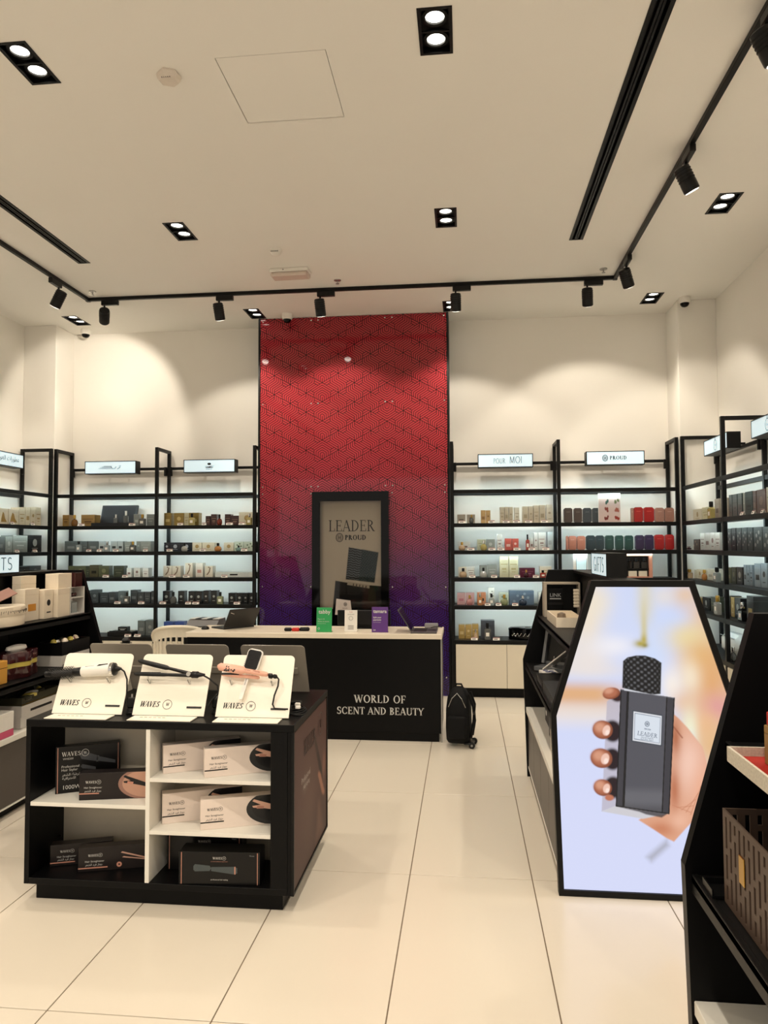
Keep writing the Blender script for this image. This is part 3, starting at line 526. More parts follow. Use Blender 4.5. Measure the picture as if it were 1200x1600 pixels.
CC = {  # colour word, body colour, accent colour, roughness
 'amber': ('amber glass', (140, 96, 48)), 'black': ('black', (22, 21, 22), (150, 148, 140)), 'blackb': ('black glass', (12, 12, 13)), 'blueb': ('blue glass', (50, 66, 92)),
 'bluegold': ('blue and gold', (44, 66, 128), (196, 176, 120)), 'bluet': ('blue-slate', (46, 62, 68), (70, 88, 92)), 'bronze': ('bronze', (92, 82, 58), (40, 36, 26)), 'brown': ('brown', (78, 48, 38), (110, 80, 66)),
 'brownp': ('patterned brown', (84, 58, 48), (180, 150, 120)), 'burg': ('burgundy', (92, 24, 48), (150, 90, 110)), 'champ': ('champagne', (206, 192, 166), (176, 160, 132)), 'char': ('charcoal', (58, 60, 60), (104, 106, 104)),
 'chars': ('shaded charcoal', (62, 64, 70), (100, 102, 108)), 'clear': ('clear glass', (190, 200, 200)), 'coral': ('coral', (212, 96, 82), (238, 190, 176)), 'cream': ('cream', (228, 216, 190), (182, 150, 96)),
 'creamg': ('cream and gold', (220, 208, 182), (176, 148, 96)), 'creamor': ('cream', (230, 216, 192), (206, 150, 90)), 'dune': ('cream dune-motif', (226, 214, 190), (170, 134, 66)), 'dusk': ('dusty pink', (176, 128, 112), (200, 158, 140)),
 'floral': ('white floral', (226, 222, 210), (60, 80, 50)), 'florald': ('dark floral', (62, 66, 64), (150, 146, 140)), 'glassw': ('pale glassy', (206, 214, 212), (180, 188, 186)), 'gold': ('olive gold', (140, 118, 62), (196, 176, 116)),
 'goldblk': ('gold and black', (30, 28, 26), (182, 150, 80)), 'goldbrown': ('gold and brown', (150, 116, 62), (84, 50, 34)), 'goldy': ('gold', (196, 164, 96), (230, 208, 150)), 'greenb': ('green glass', (168, 174, 132)),
 'greend': ('dark green', (66, 78, 76), (44, 52, 50)), 'greenw': ('pale green', (206, 212, 192), (120, 136, 108)), 'greige': ('beige-grey', (172, 160, 142), (110, 100, 88)), 'grey': ('grey', (128, 130, 124), (176, 176, 168)),
 'greyd': ('dark grey', (92, 96, 94), (128, 130, 126)), 'horn': ('ivory horn-motif', (218, 204, 182), (126, 100, 76)), 'ivory': ('ivory', (228, 220, 200), (190, 176, 150)), 'long': ('long white', (214, 212, 202), (30, 28, 26)),
 'maroon': ('maroon', (62, 32, 32), (150, 118, 100)), 'navyd': ('dark navy', (30, 34, 42), (170, 172, 176)), 'olive': ('olive', (84, 82, 54), (122, 116, 80)), 'oliveb': ('dark olive', (58, 60, 44), (104, 104, 80)),
 'orange': ('orange glass', (216, 150, 84)), 'orangeb': ('orange', (206, 138, 98), (40, 30, 28)), 'paleg': ('pale gold', (196, 184, 150), (160, 142, 100)), 'palegold': ('pale gold', (218, 210, 174), (186, 170, 120)),
 'peach': ('peach glass', (226, 196, 160)), 'pearl': ('pearl glass', (214, 214, 208)), 'pewter': ('pewter', (148, 150, 142), (190, 190, 182)), 'pink': ('pink', (210, 164, 160), (186, 116, 122)), 'pinkb': ('pink glass', (214, 158, 156)),
 'plum': ('plum glass', (70, 26, 40)), 'purpt': ('purple', (58, 44, 72), (82, 68, 98)), 'redamb': ('red-amber glass', (140, 50, 30)), 'redfl': ('red glass', (196, 84, 70)), 'redt': ('red', (176, 36, 34), (206, 74, 66)),
 'rosew': ('white and rose', (222, 210, 194), (190, 136, 120)), 'salmon': ('salmon', (204, 132, 110), (222, 164, 144)), 'silver': ('silver', (178, 182, 178), (52, 54, 54)), 'silverb': ('silver and black', (132, 140, 144), (26, 26, 28)),
 'slate': ('slate', (66, 74, 80), (92, 100, 104)), 'smoke': ('smoky glass', (108, 110, 108)), 'steel': ('steel blue', (98, 114, 132), (140, 156, 172)), 'tan': ('tan', (204, 164, 106), (160, 120, 70)), 'taupe': ('taupe', (84, 72, 66), (112, 100, 92)),
 'teal': ('teal glass', (140, 176, 172)), 'tealt': ('teal green', (38, 72, 66), (62, 98, 90)), 'whiteb': ('white', (228, 224, 214), (150, 120, 110)), 'yelgrey': ('yellow-grey', (192, 190, 160), (150, 146, 110)), 'yellow': ('yellow glass', (210, 196, 128))}
ORD = ['first', 'second', 'third', 'fourth', 'fifth', 'sixth', 'seventh', 'eighth', 'ninth', 'tenth', 'eleventh', 'twelfth', 'thirteenth', 'fourteenth', 'fifteenth', 'sixteenth']
BAYN = {1: 'left column bay', 2: 'left panel-side bay', 3: 'right panel-side bay', 4: 'right column bay', 5: 'far right-wall bay', 6: 'near right-wall bay', 7: 'left-wall bay'}
SHN = {1: 'top', 2: 'second', 3: 'third', 4: 'fourth', 5: 'lowest'}
M_CELL = None
def cmat(c, acc=False):
    e = CC[c]; col = S(*e[2 if acc and len(e) > 2 else 1])
    glass = 'glass' in e[0] and c != 'glassw'
    if glass: return mat('glass_'+c, col, .08, trans=.45, ior=1.4, var=.05, coat=.5)
    metal = .55 if c in ('gold', 'goldy', 'bronze') else 0
    return mat(('accent_' if acc else 'carton_')+c, col, .32, metal=metal, var=.12, scale=45, coat=.25)
class Prints:
    """each printed mark on a carton is a part of its own"""
    def __init__(s, o, m): s.o, s.m = o, m
    def box(s, *a): MB().box(*a).build('front_print', s.m, s.o)
    def prism_y(s, *a): MB().prism_y(*a).build('front_print', s.m, s.o)
def carton(name, w, h, d, m, acc=None, style=0, label_txt=None):
    """tuck-top perfume carton: lid seam, chamfered edges, raised front print"""
    e = .0012
    o = MB().loft([(0, .001), (e, 0), (h*.80, 0), (h*.803, .0014), (h*.812, .0014), (h*.815, 0), (h-e, 0), (h, .001)], w, d, ch=.001).build(name, m)
    if acc:
        p = Prints(o, acc)
        if style == 0: p.box(w*.22, w*.78, -.0008, .0002, h*.30, h*.52)
        elif style == 1:
            r_ = min(w*.2, h*.22); p.prism_y([(w*.5+r_*math.cos(a*PI/6), h*.55+r_*math.sin(a*PI/6)) for a in range(12)], -.0008, .0002)
            p.box(w*.28, w*.72, -.0008, .0002, h*.2, h*.24)
        elif style == 2: p.box(w*.12, w*.88, -.0008, .0002, h*.60, h*.64); p.box(w*.25, w*.75, -.0008, .0002, h*.36, h*.44); p.box(w*.3, w*.7, -.0008, .0002, h*.24, h*.27)
        elif style == 3: p.prism_y([(w*.15, h*.16), (w*.85, h*.16), (w*.62, h*.4), (w*.5, h*.7), (w*.36, h*.78), (w*.24, h*.5)], -.0008, .0002)
        elif style == 4:
            for f in (.0, .5): p.prism_y([(w*.2, h*(.2+f*.0)), (w*.2+w*.16, h*.2), (w*.62, h*.45), (w*.74, h*.86), (w*.6, h*.86), (w*.5, h*.5)], -.0008, .0002); break
            p.box(w*.42, w*.6, -.0008, .0002, h*.84, h*.93)
        elif style == 5: p.box(w*.38, w*.58, -.0008, .0002, h*.35, h*.65)
        else:
            r_ = .1*min(w, h)
            for q in range(5): p.prism_y([(w*(.2+.14*q)+r_*math.cos(a*PI/3+q), h*(.25+.13*((q*3) % 5))+r_*math.sin(a*PI/3+q)) for a in range(6)], -.0008, .0002)
    return o
def tin(w, h, d, m, acc):
    c = w*.17; pl = [(c, 0), (w-c, 0), (w, c), (w, h-c), (w-c, h), (c, h), (0, h-c), (0, c)]
    o = MB().prism_y(pl, .004, d).build('octagonal_tin', m)
    i = .08*w; pl2 = [(x*(1-2*i/w)+i, z*(1-2*i/h)+i) for x, z in pl]
    MB().prism_y(pl2, -.001, .006).build('raised_panel', m, o)
    MB().box(w*.28, w*.72, -.0016, -.0008, h*.70, h*.75).build('front_print', acc, o)
    return o
def bottle_round(w, h, m, capm):
    r = w/2; o = MB().lathe([(r*.55, 0), (r*.72, .002), (r*.95, h*.14), (r, h*.28), (r*.93, h*.44), (r*.62, h*.58), (r*.26, h*.63), (r*.26, h*.68)], 16, r, r*.6, sy=.6).build('perfume_bottle', m, smooth=True)
    MB().lathe([(r*.33, h*.66), (r*.36, h*.67), (r*.36, h*.95), (r*.3, h)], 14, r, r*.6).build('cap', capm, o, smooth=True)
    return o
def bottle_square(w, h, m, capm):
    d = min(w, .045); o = MB().loft([(0, .002), (.003, 0), (h*.58, 0), (h*.64, w*.08), (h*.66, w*.3), (h*.7, w*.3)], w, d, ch=.003).build('perfume_bottle', m)
    k = d/2; MB().lathe([(w*.2, h*.68), (w*.22, h*.70), (w*.22, h*.97), (w*.18, h)], 14, w/2, k, sy=min(1, k/(w*.25))).build('cap', capm, o, smooth=True)
    MB().box(w*.25, w*.75, -.0008, .001, h*.2, h*.42).build('front_label', M_WPL, o)
    return o
M_TAGW = mat('tag_card', S(238, 232, 224), .5); M_TAGR = mat('tag_red_band', S(120, 60, 56), .5)
def price_tag(w):
    w = min(max(w, .04), .075)
    t = MB().prism_x([(0, 0), (.012, .030), (.0135, .030), (.026, 0), (.0245, 0), (.0128, .0285), (.0015, 0)], 0, w).build('price_tag', M_TAGW)
    MB().add([(0, -.0003+.0088, .022), (w, -.0003+.0088, .022), (w, -.0003+.0116, .029), (0, -.0003+.0116, .029)], [(0, 1, 2, 3)]).build('printed_band', M_TAGR, t)
    MB().add([(w*.15, -.0004+.003, .0075), (w*.7, -.0004+.003, .0075), (w*.7, -.0004+.0062, .0155), (w*.15, -.0004+.0062, .0155)], [(0, 1, 2, 3)]).build('printed_price', M_INK, t)
    return t
CAPS = [M_GOLD, M_BPL, M_CHROME]
STY = {'dune': 3, 'horn': 4, 'long': 5, 'florald': 6, 'floral': 6, 'brownp': 6, 'palegold': 2, 'cream': 1, 'greenw': 6, 'silver': 0, 'goldbrown': 2, 'navyd': 1, 'maroon': 2, 'black': 1, 'bluegold': 2, 'steel': 6}
byrow = {}
for it in ITEMS: byrow.setdefault((it[0], it[1]), []).append(it)
prev_tag = {}
for (bay, sh), row in byrow.items():
    rev = bay in (5, 6)
    row = sorted(row, key=lambda r: -r[4] if rev else r[3])
    cnt = {}
    tot = {}
    for r in row:
        kk = 'G' if r[2] == 'G' else 'P'; tot[kk] = tot.get(kk, 0)+1
    for (b, s_, k, a, e, h, c) in row:
        if bay == 1: a = max(a, -4.674)
        kk = 'G' if k == 'G' else 'P'; n = cnt.get(kk, 0); cnt[kk] = n+1
        w = e-a; z = SHZ[sh-1]
        h = min(h, (.29 if sh > 1 else .34)-.04)
        ordn = ORD[n]+' from left'
        where = f'{ordn} on {SHN[sh]} shelf, {BAYN[bay]}'
        side = bay >= 5
        if k == 'G':
            o = price_tag(w); tag(o, 'small price tag, '+where, 'price tag', 'shelf price tags'); off = .006
        elif k == 'B':
            d = .10 if w < .13 else .14
            if c == 'long': d = .2
            o = carton('perfume_box', w, h, min(d, .2), cmat(c), cmat(c, True) if len(CC[c]) > 2 else None, STY.get(c, n % 3)); off = .13 if not side else .12
            tag(o, f'{CC[c][0]} perfume box, {where}', 'box', 'boxed perfumes on the wall shelves')
        elif k == 'T':
            o = tin(w, h, .05, cmat(c), cmat(c, True)); off = .13; tag(o, f'{CC[c][0]} octagonal tin, {where}', 'tin', 'coloured octagonal tins')
        else:
            f = bottle_round if k == 'R' else bottle_square
            w = min(w, .085); o = f(w, h, cmat(c), CAPS[(n+sh+bay) % 3]); off = .042
            tag(o, f'{CC[c][0]} perfume bottle, {where}', 'bottle', 'tester bottles on the wall shelves')
        if not side: o.location = (a, 8.03+off, z)
        elif bay in (5, 6): o.location = (2.27+off, e, z); o.rotation_euler = (0, 0, -PI/2)
        else: o.location = (-4.71-off, a, z); o.rotation_euler = (0, 0, PI/2)
# --- singular things on the wall shelves
t = thing('gift_case', 'open navy gift case with lid up, top shelf, left column bay', 'gift box', (-4.27, 8.06, 1.875))
M_NAVY = mat('navy_leather', S(20, 21, 27), .4, bump=.1); M_NAVYD = mat('navy_satin', S(14, 15, 20), .6)
b = MB(); b.box(0, .44, 0, .2, 0, .022); b.box(0, .012, 0, .2, .022, .036); b.box(.428, .44, 0, .2, .022, .036); b.box(.012, .428, 0, .01, .022, .036); b.box(.012, .428, .19, .2, .022, .036); b.build('tray', M_NAVY, t)
lid = MB(); lid.box(0, .44, 0, .025, 0, .24).build('lid', M_NAVY, t, (0.0, .205, .02), (-.28, 0, 0))
ln = MB(); ln.box(.02, .42, -.002, .0, .02, .22); ln.build('lid_lining', M_NAVYD, t, (0, .205, .02), (-.28, 0, 0))
for x, hh, cm in ((.24, .11, M_CHROME), (.36, .15, M_WPL)):
    q = MB().loft([(.024, .002), (.026, 0), (.024+hh*.6, 0), (.024+hh*.66, .012)], .045, .04, .06, x).build('tester_bottle', cmat('smoke'), t); MB().lathe([(.012, .024+hh*.64), (.012, .024+hh)], 12, x+.022, .08).build('cap', cm, q, smooth=True)
t = thing('fragrance_poster', 'framed card of six pictured bottles among the red tins', 'poster', (.0, 0, 0)); t.location = (1.445, 8.14, 1.875)
MB().cbox(0, .235, 0, .012, 0, .315, .002).build('card', M_WPL, t)
def fp(X, Y):
    p = Paint(X, Y, S(214, 190, 182)); p.poly([(0, .25), (.225, .25), (.225, .305), (0, .305)], S(226, 216, 206))
    rn = random.Random(4)
    for i in range(2):
        for j in range(3):
            cx, cy = .06+.11*i+.02, .05+.085*j; cl = [S(120, 60, 56), S(140, 70, 60), S(60, 90, 80), S(150, 60, 50), S(170, 100, 86), S(110, 120, 80)][(i*3+j) % 6]
            for q in range(7): p.ell(cx+rn.uniform(-.018, .018), cy+rn.uniform(-.02, .016), .009, .014, cl, .4)
    for j in range(1, 3): p.line(0, .085*j+.008, .225, .085*j+.008, .0008, S(120, 90, 80))
    for q in range(30): p.line(rn.uniform(.01, .2), rn.uniform(.26, .3), rn.uniform(.01, .2), rn.uniform(.26, .3), .0006, S(150, 120, 110), .4)
    return p.c
printed('print', .225, .305, 60, 80, fp, attr_mat('card_print'), t, (.005, -.001, .005))
# open salmon gift set and white tablet on the third shelf behind the GIFTS sign
t = thing('gift_set', 'salmon framed gift set with dark bottles behind the GIFTS sign', 'gift box', (1.585, 8.08, 1.285))
M_SALM = mat('salmon_card', S(208, 146, 122), .5); w, h = .40, .265; f = .035
b = MB(); b.box(0, w, .06, .07, 0, h); b.box(0, f, 0, .06, 0, h); b.box(w-f, w, 0, .06, 0, h); b.box(f, w-f, 0, .06, h-f, h); b.box(f, w-f, 0, .06, 0, .012); b.build('case', M_SALM, t)
MB().box(f, w-f, .05, .0595, .012, h-f).build('lining', M_BPL, t); MB().box(f, w-f, .004, .0495, .085, .094).build('divider', M_BLK, t)
for k in range(4):
    x = f+.012+k*.08; q = MB().loft([(.0942, .002), (.097, 0), (.165, 0), (.175, .012)], .062, .035, .01, x).build('mini_bottle', cmat('blackb'), t); MB().lathe([(.014, .173), (.014, .205)], 12, x+.031, .027).build('cap', M_BPL, q, smooth=True)
for k in range(3): MB().cbox(f+.015+k*.105, f+.10+k*.105, .008, .045, .012, .07, .002).build('mini_box', M_CREAMLAM, t)
t = thing('light_frame', 'white lit frame leaning left of the GIFTS sign', 'display frame', (1.165, 8.1, 1.285))
MB().cbox(0, .15, 0, .02, 0, .265, .003).build('frame', M_WPL, t); MB().box(.035, .135, -.001, .002, .02, .24).build('panel', mat('pale_lit_panel', S(196, 226, 232), .4, emit=.5), t)
for k in range(2): MB().box(.03+.107*k, .033+.107*k, -.002, .001, .015, .245).build('keyline', M_INK, t)
# lowest shelf: flat black case, box lid, oval case
t = thing('flat_case', 'flat open black case on the lowest shelf, left column bay', 'case', (-4.06, 8.06, .615))
MB().cbox(0, .29, 0, .2, 0, .05, .004).build('tray', M_BPL, t); MB().cbox(.02, .27, .01, .03, .05, .06, .001).build('rim', M_BPL, t)
tag(carton('perfume_box', .11, .05, .08, M_BPL, M_WPL, 2), 'small black box on the flat open case, left column bay', 'box').location = (-3.96, 8.12, .6655)
tag(MB().cbox(0, .2, 0, .05, 0, .006, .001).build('shelf_card', M_WPL, None, (-4.0, 8.205, .6655)), 'white card lying across the flat open case, left column bay', 'card')
t = thing('oval_case', 'black oval case with silver scrollwork on the lowest shelf', 'case', (.68, 8.18, .615))
MB().lathe([(.2, 0), (.205, .006), (.205, .10), (.2, .112)], 40, sx=1, sy=.6).build('body', M_BLKGLOSS, t, smooth=True); MB().lathe([(.208, .098), (.208, .118), (.19, .128), (.05, .13)], 40, sx=1, sy=.6).build('lid', M_BLKGLOSS, t, smooth=True)
sc = MB()
for k in range(9):
    a = -PI/2+(k-4)*.22; sc.tube([(.207*math.cos(a+d)*1.0, .207*.6*math.sin(a+d), .055+.016*math.sin(d*28)) for d in np.linspace(-.1, .1, 9)], .0022, 5)
sc.build('scrollwork', M_CHROME, t); MB().box(-.03, .03, -.02, .02, .13, .134).build('handle', M_CHROME, t)
# right wall lowest shelf: quilted blue case and white cosmetic bag
t = thing('quilted_case', 'blue quilted case on the lowest shelf of right wall', 'case', (2.42, 6.62, .615), -PI/2)
for i in range(5):
    for j in range(3): MB().cbox(.09*i, .09*i+.088, 0, .2, .05*j, .05*j+.048, .012).build('quilt_pad', mat('blue_quilt', S(58, 68, 98), .55), t)
t = thing('cosmetic_bag', 'white rounded bag on the lowest shelf of right wall', 'bag', (2.41, 7.35, .615), -PI/2)
MB().cbox(0, .42, 0, .16, 0, .2, .05).build('body', mat('white_leather', S(214, 212, 206), .5, bump=.1), t, smooth=True); MB().tube([(.03, -.002, .17), (.39, -.002, .17)], .004, 6).build('zip', M_STEEL, t)

# ================================================================== RED FEATURE PANEL
PX0, PX1, PY, PZ1 = -2.288, -.172, 8.10, CEIL-.006
t = thing('feature_panel', 'tall glossy panel fading from red to purple with line pattern', 'wall panel', (0, PY, 0))
m = bpy.data.materials.new('panel_print'); m.use_nodes = True; nt = m.node_tree; b = nt.nodes['Principled BSDF']
tc = nt.nodes.new('ShaderNodeTexCoord'); sp = nt.nodes.new('ShaderNodeSeparateXYZ'); mr = nt.nodes.new('ShaderNodeMapRange'); cr = nt.nodes.new('ShaderNodeValToRGB')
nz = nt.nodes.new('ShaderNodeTexNoise'); nz.inputs['Scale'].default_value = .9; ad = nt.nodes.new('ShaderNodeMath'); ad.operation = 'MULTIPLY_ADD'; ad.inputs[1].default_value = .5
nt.links.new(tc.outputs['Object'], sp.inputs[0]); nt.links.new(tc.outputs['Object'], nz.inputs['Vector']); nt.links.new(nz.outputs['Fac'], ad.inputs[0]); nt.links.new(sp.outputs['Z'], ad.inputs[2])
nt.links.new(ad.outputs[0], mr.inputs['Value']); mr.inputs['From Min'].default_value = .25; mr.inputs['From Max'].default_value = 4.45
nt.links.new(mr.outputs[0], cr.inputs['Fac']); nt.links.new(cr.outputs['Color'], b.inputs['Base Color'])
el = cr.color_ramp.elements; el[0].position = 0; el[0].color = S(46, 28, 98)+(1,); el[1].position = 1; el[1].color = S(172, 44, 52)+(1,)
for p, c in ((.13, (48, 28, 104)), (.22, (58, 28, 106)), (.31, (88, 30, 96)), (.40, (136, 38, 78)), (.50, (164, 44, 64)), (.7, (178, 46, 54))): e = el.new(p); e.color = S(*c)+(1,)
b.inputs['Roughness'].default_value = .7; b.inputs['Specular IOR Level'].default_value = .15; b.inputs['Coat Weight'].default_value = .7; b.inputs['Coat Roughness'].default_value = .015
MB().box(PX0, PX1, 0, YB-PY-.005, .002, PZ1).build('board', m, t)
for x in (PX0-.022, PX1): MB().cbox(x, x+.022, -.012, YB-PY-.005, .002, PZ1, .002).build('edge_trim', M_BLK, t)
# printed line pattern: rhombic strips, mirrored every four columns
cw, rh, lw = .1835, .217, .0072
segs = []
def cell(x, y, flip):
    """cell with top left lattice point x,y; s across, q down"""
    def P(s, q): return (x+(s if not flip else 1-s)*cw, y-(s*.48+q)*rh)
    A = lambda s0, q0, s1, q1: segs.append((P(s0, q0), P(s1, q1)))
    A(0, 0, 1, 0)
    for k in range(4): A(.125*k+(.0 if k else 0), 0, .125*k, .25)
    A(.5, 0, .5, .25); A(.5, 1, .5, .75)
    for k in range(5, 9): A(.125*k, 1, .125*k, .75)
    A(.5, .125, .875, .125); A(.125, .875, .5, .875); A(.5, .25, .75, .25); A(.25, .75, .5, .75)
    for k in range(2, 15):
        c = .125*k                       # s+q=c, q in .25...75
        s0 = c-.75 if c > 1 else 0
        s1 = c-.25 if c < 1 else 1
        if s1 > s0: A(s0, c-s0, s1, c-s1)
ncol = 12
for i in range(ncol):
    flip = (i//4) % 2 == 1; x = PX0-.02+i*cw; seg_i = i % 4
    depth = (seg_i if not flip else 3-seg_i)
    for j in range(-2, 23):
        cell(x, PZ1+.1-j*rh-depth*.48*rh, flip)
def clip(p, q):
    x0, y0 = p; x1, y1 = q; t0, t1 = 0., 1.; dx, dy = x1-x0, y1-y0
    for pp, qq in ((-dx, x0-PX0), (dx, PX1-x0), (-dy, y0-.02), (dy, PZ1-y0)):
        if pp == 0:
            if qq < 0: return None
        else:
            r = qq/pp
            if pp < 0: t0 = max(t0, r)
            else: t1 = min(t1, r)
    return None if t0 >= t1 else ((x0+t0*dx, y0+t0*dy), (x0+t1*dx, y0+t1*dy))
vs_, fs_ = [], []
for a, c in segs:
    k = clip(a, c)
    if not k: continue
    (x0, y0), (x1, y1) = k; L = math.hypot(x1-x0, y1-y0)
    if L < .004: continue
    ux, uy = (x1-x0)/L, (y1-y0)/L; ox, oy = -uy*lw/2, ux*lw/2; ex, ey = ux*lw*.3, uy*lw*.3; n = len(vs_)
    vs_ += [(x0-ox-ex, -.0006, y0-oy-ey), (x1-ox+ex, -.0006, y1-oy+ey), (x1+ox+ex, -.0006, y1+oy+ey), (x0+ox-ex, -.0006, y0+oy-ey)]; fs_.append((n, n+1, n+2, n+3))
mb = MB(); mb.add(vs_, fs_); pat = mb.build('line_pattern', mat('pattern_ink', S(44, 12, 18), .6, coat=1., spec=.15, var=.02), t); pat['kind'] = 'stuff'
for x in (PX0+.03, -1.70, -1.62, -.86, -.78, PX1-.03):
    for z in (4.19, 3.24, 2.30): MB().lathe([(.009, 0), (.008, -.004), (.003, -.006)], 10).build('screw', M_CHROME, t, (x, -.0008, z), (-PI/2, 0, 0))
for x in (PX0+.03, -1.70, -.79, PX1-.03):
    for z in (2.22, 1.18, .2): MB().lathe([(.009, 0), (.008, -.004), (.003, -.006)], 10).build('screw', M_CHROME, t, (x, -.0008, z), (-PI/2, 0, 0))
# ------------------------------------------------------------------ framed display in the panel
t = thing('framed_poster', 'black framed glazed poster of a bottle cap on the red panel', 'poster', (-1.675, 8.02, .58))
w, h = .855, 1.655; f = .085
b = MB(); b.box(0, f, 0, .079, 0, h); b.box(w-f, w, 0, .079, 0, h); b.box(f, w-f, 0, .079, h-f-.02, h); b.box(f, w-f, 0, .079, 0, .36)
b.build('frame', M_BLKGLOSS, t)
def lp(X, Y):
    p = Paint(X, Y, S(176, 164, 146)); W_, H_ = w-2*f, h-f-.38
    p.mix(ss(H_*.7, H_, Y)*.25, S(120, 112, 100)); p.mix(ss(W_*.08, 0, X)*.7, S(96, 90, 80))
    # bottle shoulder
    p.poly([(.13, -.1), (.17, .31), (.42, .27), (.69, .25), (.69, -.1)], S(16, 14, 14), .003); p.poly([(.47, -.1), (.48, .24), (.6, .235), (.66, -.1)], S(42, 24, 20), .02)
    p.poly([(.30, .265), (.31, .30), (.55, .262), (.55, .225)], S(150, 138, 122), .003)
    for q in range(5): p.line(.37+.035*q, .245-.004*q, .372+.035*q, .275-.006*q, .006, S(60, 52, 46))
    p.poly([(.285, .325), (.32, .68), (.65, .62), (.605, .29)], S(20, 24, 26), .004); p.poly([(.43, .31), (.47, .655), (.65, .62), (.605, .29)], S(22, 36, 38), .01)
    c_, s_ = math.cos(-.17), math.sin(-.17); a = X*c_-Y*s_*-1; bb = X*s_*-1+Y*c_
    tx = np.cos(bb*240+np.abs(((a*18) % 1)-.5)*6)
    p.mix(p.polymask([(.285, .325), (.32, .68), (.47, .655), (.43, .31)], .004)*np.clip(tx-.75, 0, 1)*2.2, S(150, 160, 164))
    p.mix(p.polymask([(.43, .31), (.47, .655), (.65, .62), (.605, .29)], .004)*np.clip(np.cos(X*190+Y*30)*np.cos(Y*190-X*30)-.7, 0, 1)*1.6, S(120, 146, 150))
    return p.c
# sheet behind the frame, then a glass pane
pw, ph = w-2*f, h-f-.38
printed('print', pw, ph, 150, 240, lp, attr_mat('poster_print', .45), t, (f, .05, .36))
MB().box(f, w-f, .012, .016, .36, h-f-.02).build('glass_pane', mat('picture_glass', (1, 1, 1), .01, trans=1., ior=1.25, var=0), t)
lettering('LEADER', .125, M_INK, t, (w/2+.01, .049, 1.215), th=.12, tn=.05, xs=.88, gap=.04); lettering('PROUD', .055, M_INK, t, (w/2+.055, .049, 1.12), th=.24, tn=.08, gap=.08)
proud_mark(t, w/2-.125, 1.147, .05, .049, M_INK)
bt = MB(); bt.prism_y([(.26, .30), (.275, .475), (.43, .455), (.45, .30)], -.004, -.001); bt.build('label_card', mat('label_card', S(196, 184, 176), .5), t)
proud_mark(t, .375, .415, .022, -.0045, M_INK); text('PROUD', .012, M_INK, t, (.37, -.0045, .365)); text('LEADER', .022, M_INK, t, (.355, -.0045, .32))

# ================================================================== CASH COUNTER
CX0, CX1, CY0, CY1, CZ = -2.41, -.19, 6.2, 6.78, .893
t = thing('cash_counter', 'black cash counter with pale top and white lettering', 'counter', (CX0, CY0, 0)); w = CX1-CX0; d = CY1-CY0
MB().cbox(-.0, w, 0, d, CZ-.042, CZ, .003).build('worktop', M_WOODTOP, t)
MB().cbox(.01, w-.01, .012, .035, .07, CZ-.042, .002).build('front_panel', M_BLKLAM, t)
MB().cbox(.01, .04, .035, d, .07, CZ-.042, .002).build('side_panel', M_BLKLAM, t); MB().cbox(w-.04, w-.01, .035, d, .07, CZ-.042, .002).build('side_panel', M_BLKLAM, t)
MB().box(.03, w-.03, .025, d-.02, 0, .07).build('plinth', M_BLKLAM, t); MB().cbox(w-.012, w-.002, .004, .016, 0, CZ-.042, .001).build('corner_trim', M_STEEL, t)
MB().box(.04, w-.04, .3, .32, .07, CZ-.042).build('back_panel', M_BLKLAM, t)
cxm = w-.49
lettering('WORLD OF', .064, M_WTXT, t, (cxm-.035, .012, .315), th=.16, tn=.07, gap=.09, thick=.002); lettering('SCENT AND BEAUTY', .060, M_WTXT, t, (cxm-.035, .012, .218), th=.16, tn=.07, gap=.07, xs=.98, thick=.002)

# things on the counter
def laptop(label, loc, rz, w, d, ang, m, mk=True):
    t = thing('laptop', label, 'laptop', loc, rz)
    MB().cbox(-w/2, w/2, -d/2, d/2, 0, .014, .003).build('base', m, t)
    MB().box(-w/2+.02, w/2-.02, -d/2+.09, d/2-.02, .0141, .015).build('keyboard', M_INK, t); MB().box(-.05, .05, -d/2+.015, -d/2+.075, .0141, .0146).build('touchpad', M_BPL, t)
    l = MB().cbox(-w/2, w/2, -.004, .004, 0, d*.98, .003).build('lid', m, t, (0, d/2-.005, .016), (-ang, 0, 0))
    MB().box(-w/2+.01, w/2-.01, -.006, -.0042, .012, d*.98-.012).build('screen', M_BLKGLOSS, l)
    if mk: MB().prism_y([(w/2-.06, d-.05), (w/2-.02, d-.035), (w/2-.02, d-.04), (w/2-.06, d-.055)], .0041, .0048).build('badge', M_CHROME, l)
    return t
# black laptop: its lid back faces the camera
laptop('open black laptop with its lid back to the camera', (-2.115, 6.60, CZ), math.radians(232), .33, .20, .55, mat('laptop_shell', S(34, 33, 33), .45))
laptop('slim dark laptop open sideways on the right counter end', (-.345, 6.40, CZ), math.radians(90), .31, .22, .56, mat('laptop_grey', S(74, 70, 72), .4), False)
def counter_card(label, x, y, w, h, col, fn):
    t = thing('counter_sign', label, 'sign', (x, y, CZ), 0, 'standing payment signs on the counter')
    o = MB().cbox(0, w, 0, .006, 0, h, .001).build('card', col, t, (0, 0, .001), (-.09, 0, 0))
    MB().box(0, w, .004, .06, 0, .003).build('foot', M_CLEAR, t)
    fn(o); return t
M_GRN = mat('green_card', S(46, 160, 88), .4); M_PUR = mat('purple_card', S(92, 50, 128), .4)
def f1(o):
    text('tabby', .034, M_WTXT, o, (.07, -.001, .158), bold=.001); text('Pay in 4.', .013, M_WTXT, o, (.012, -.001, .105), align='LEFT'); text('Now in-store.', .013, M_WTXT, o, (.012, -.001, .085), align='LEFT'); text('No interest. No fees.', .006, M_WTXT, o, (.012, -.001, .07), align='LEFT')
    ringmb(.009, .003).build('emblem', M_WTXT, o, (.022, -.001, .03), FRONT)
counter_card('green standing payment card on the counter', -1.275, 6.29, .135, .21, M_GRN, f1)
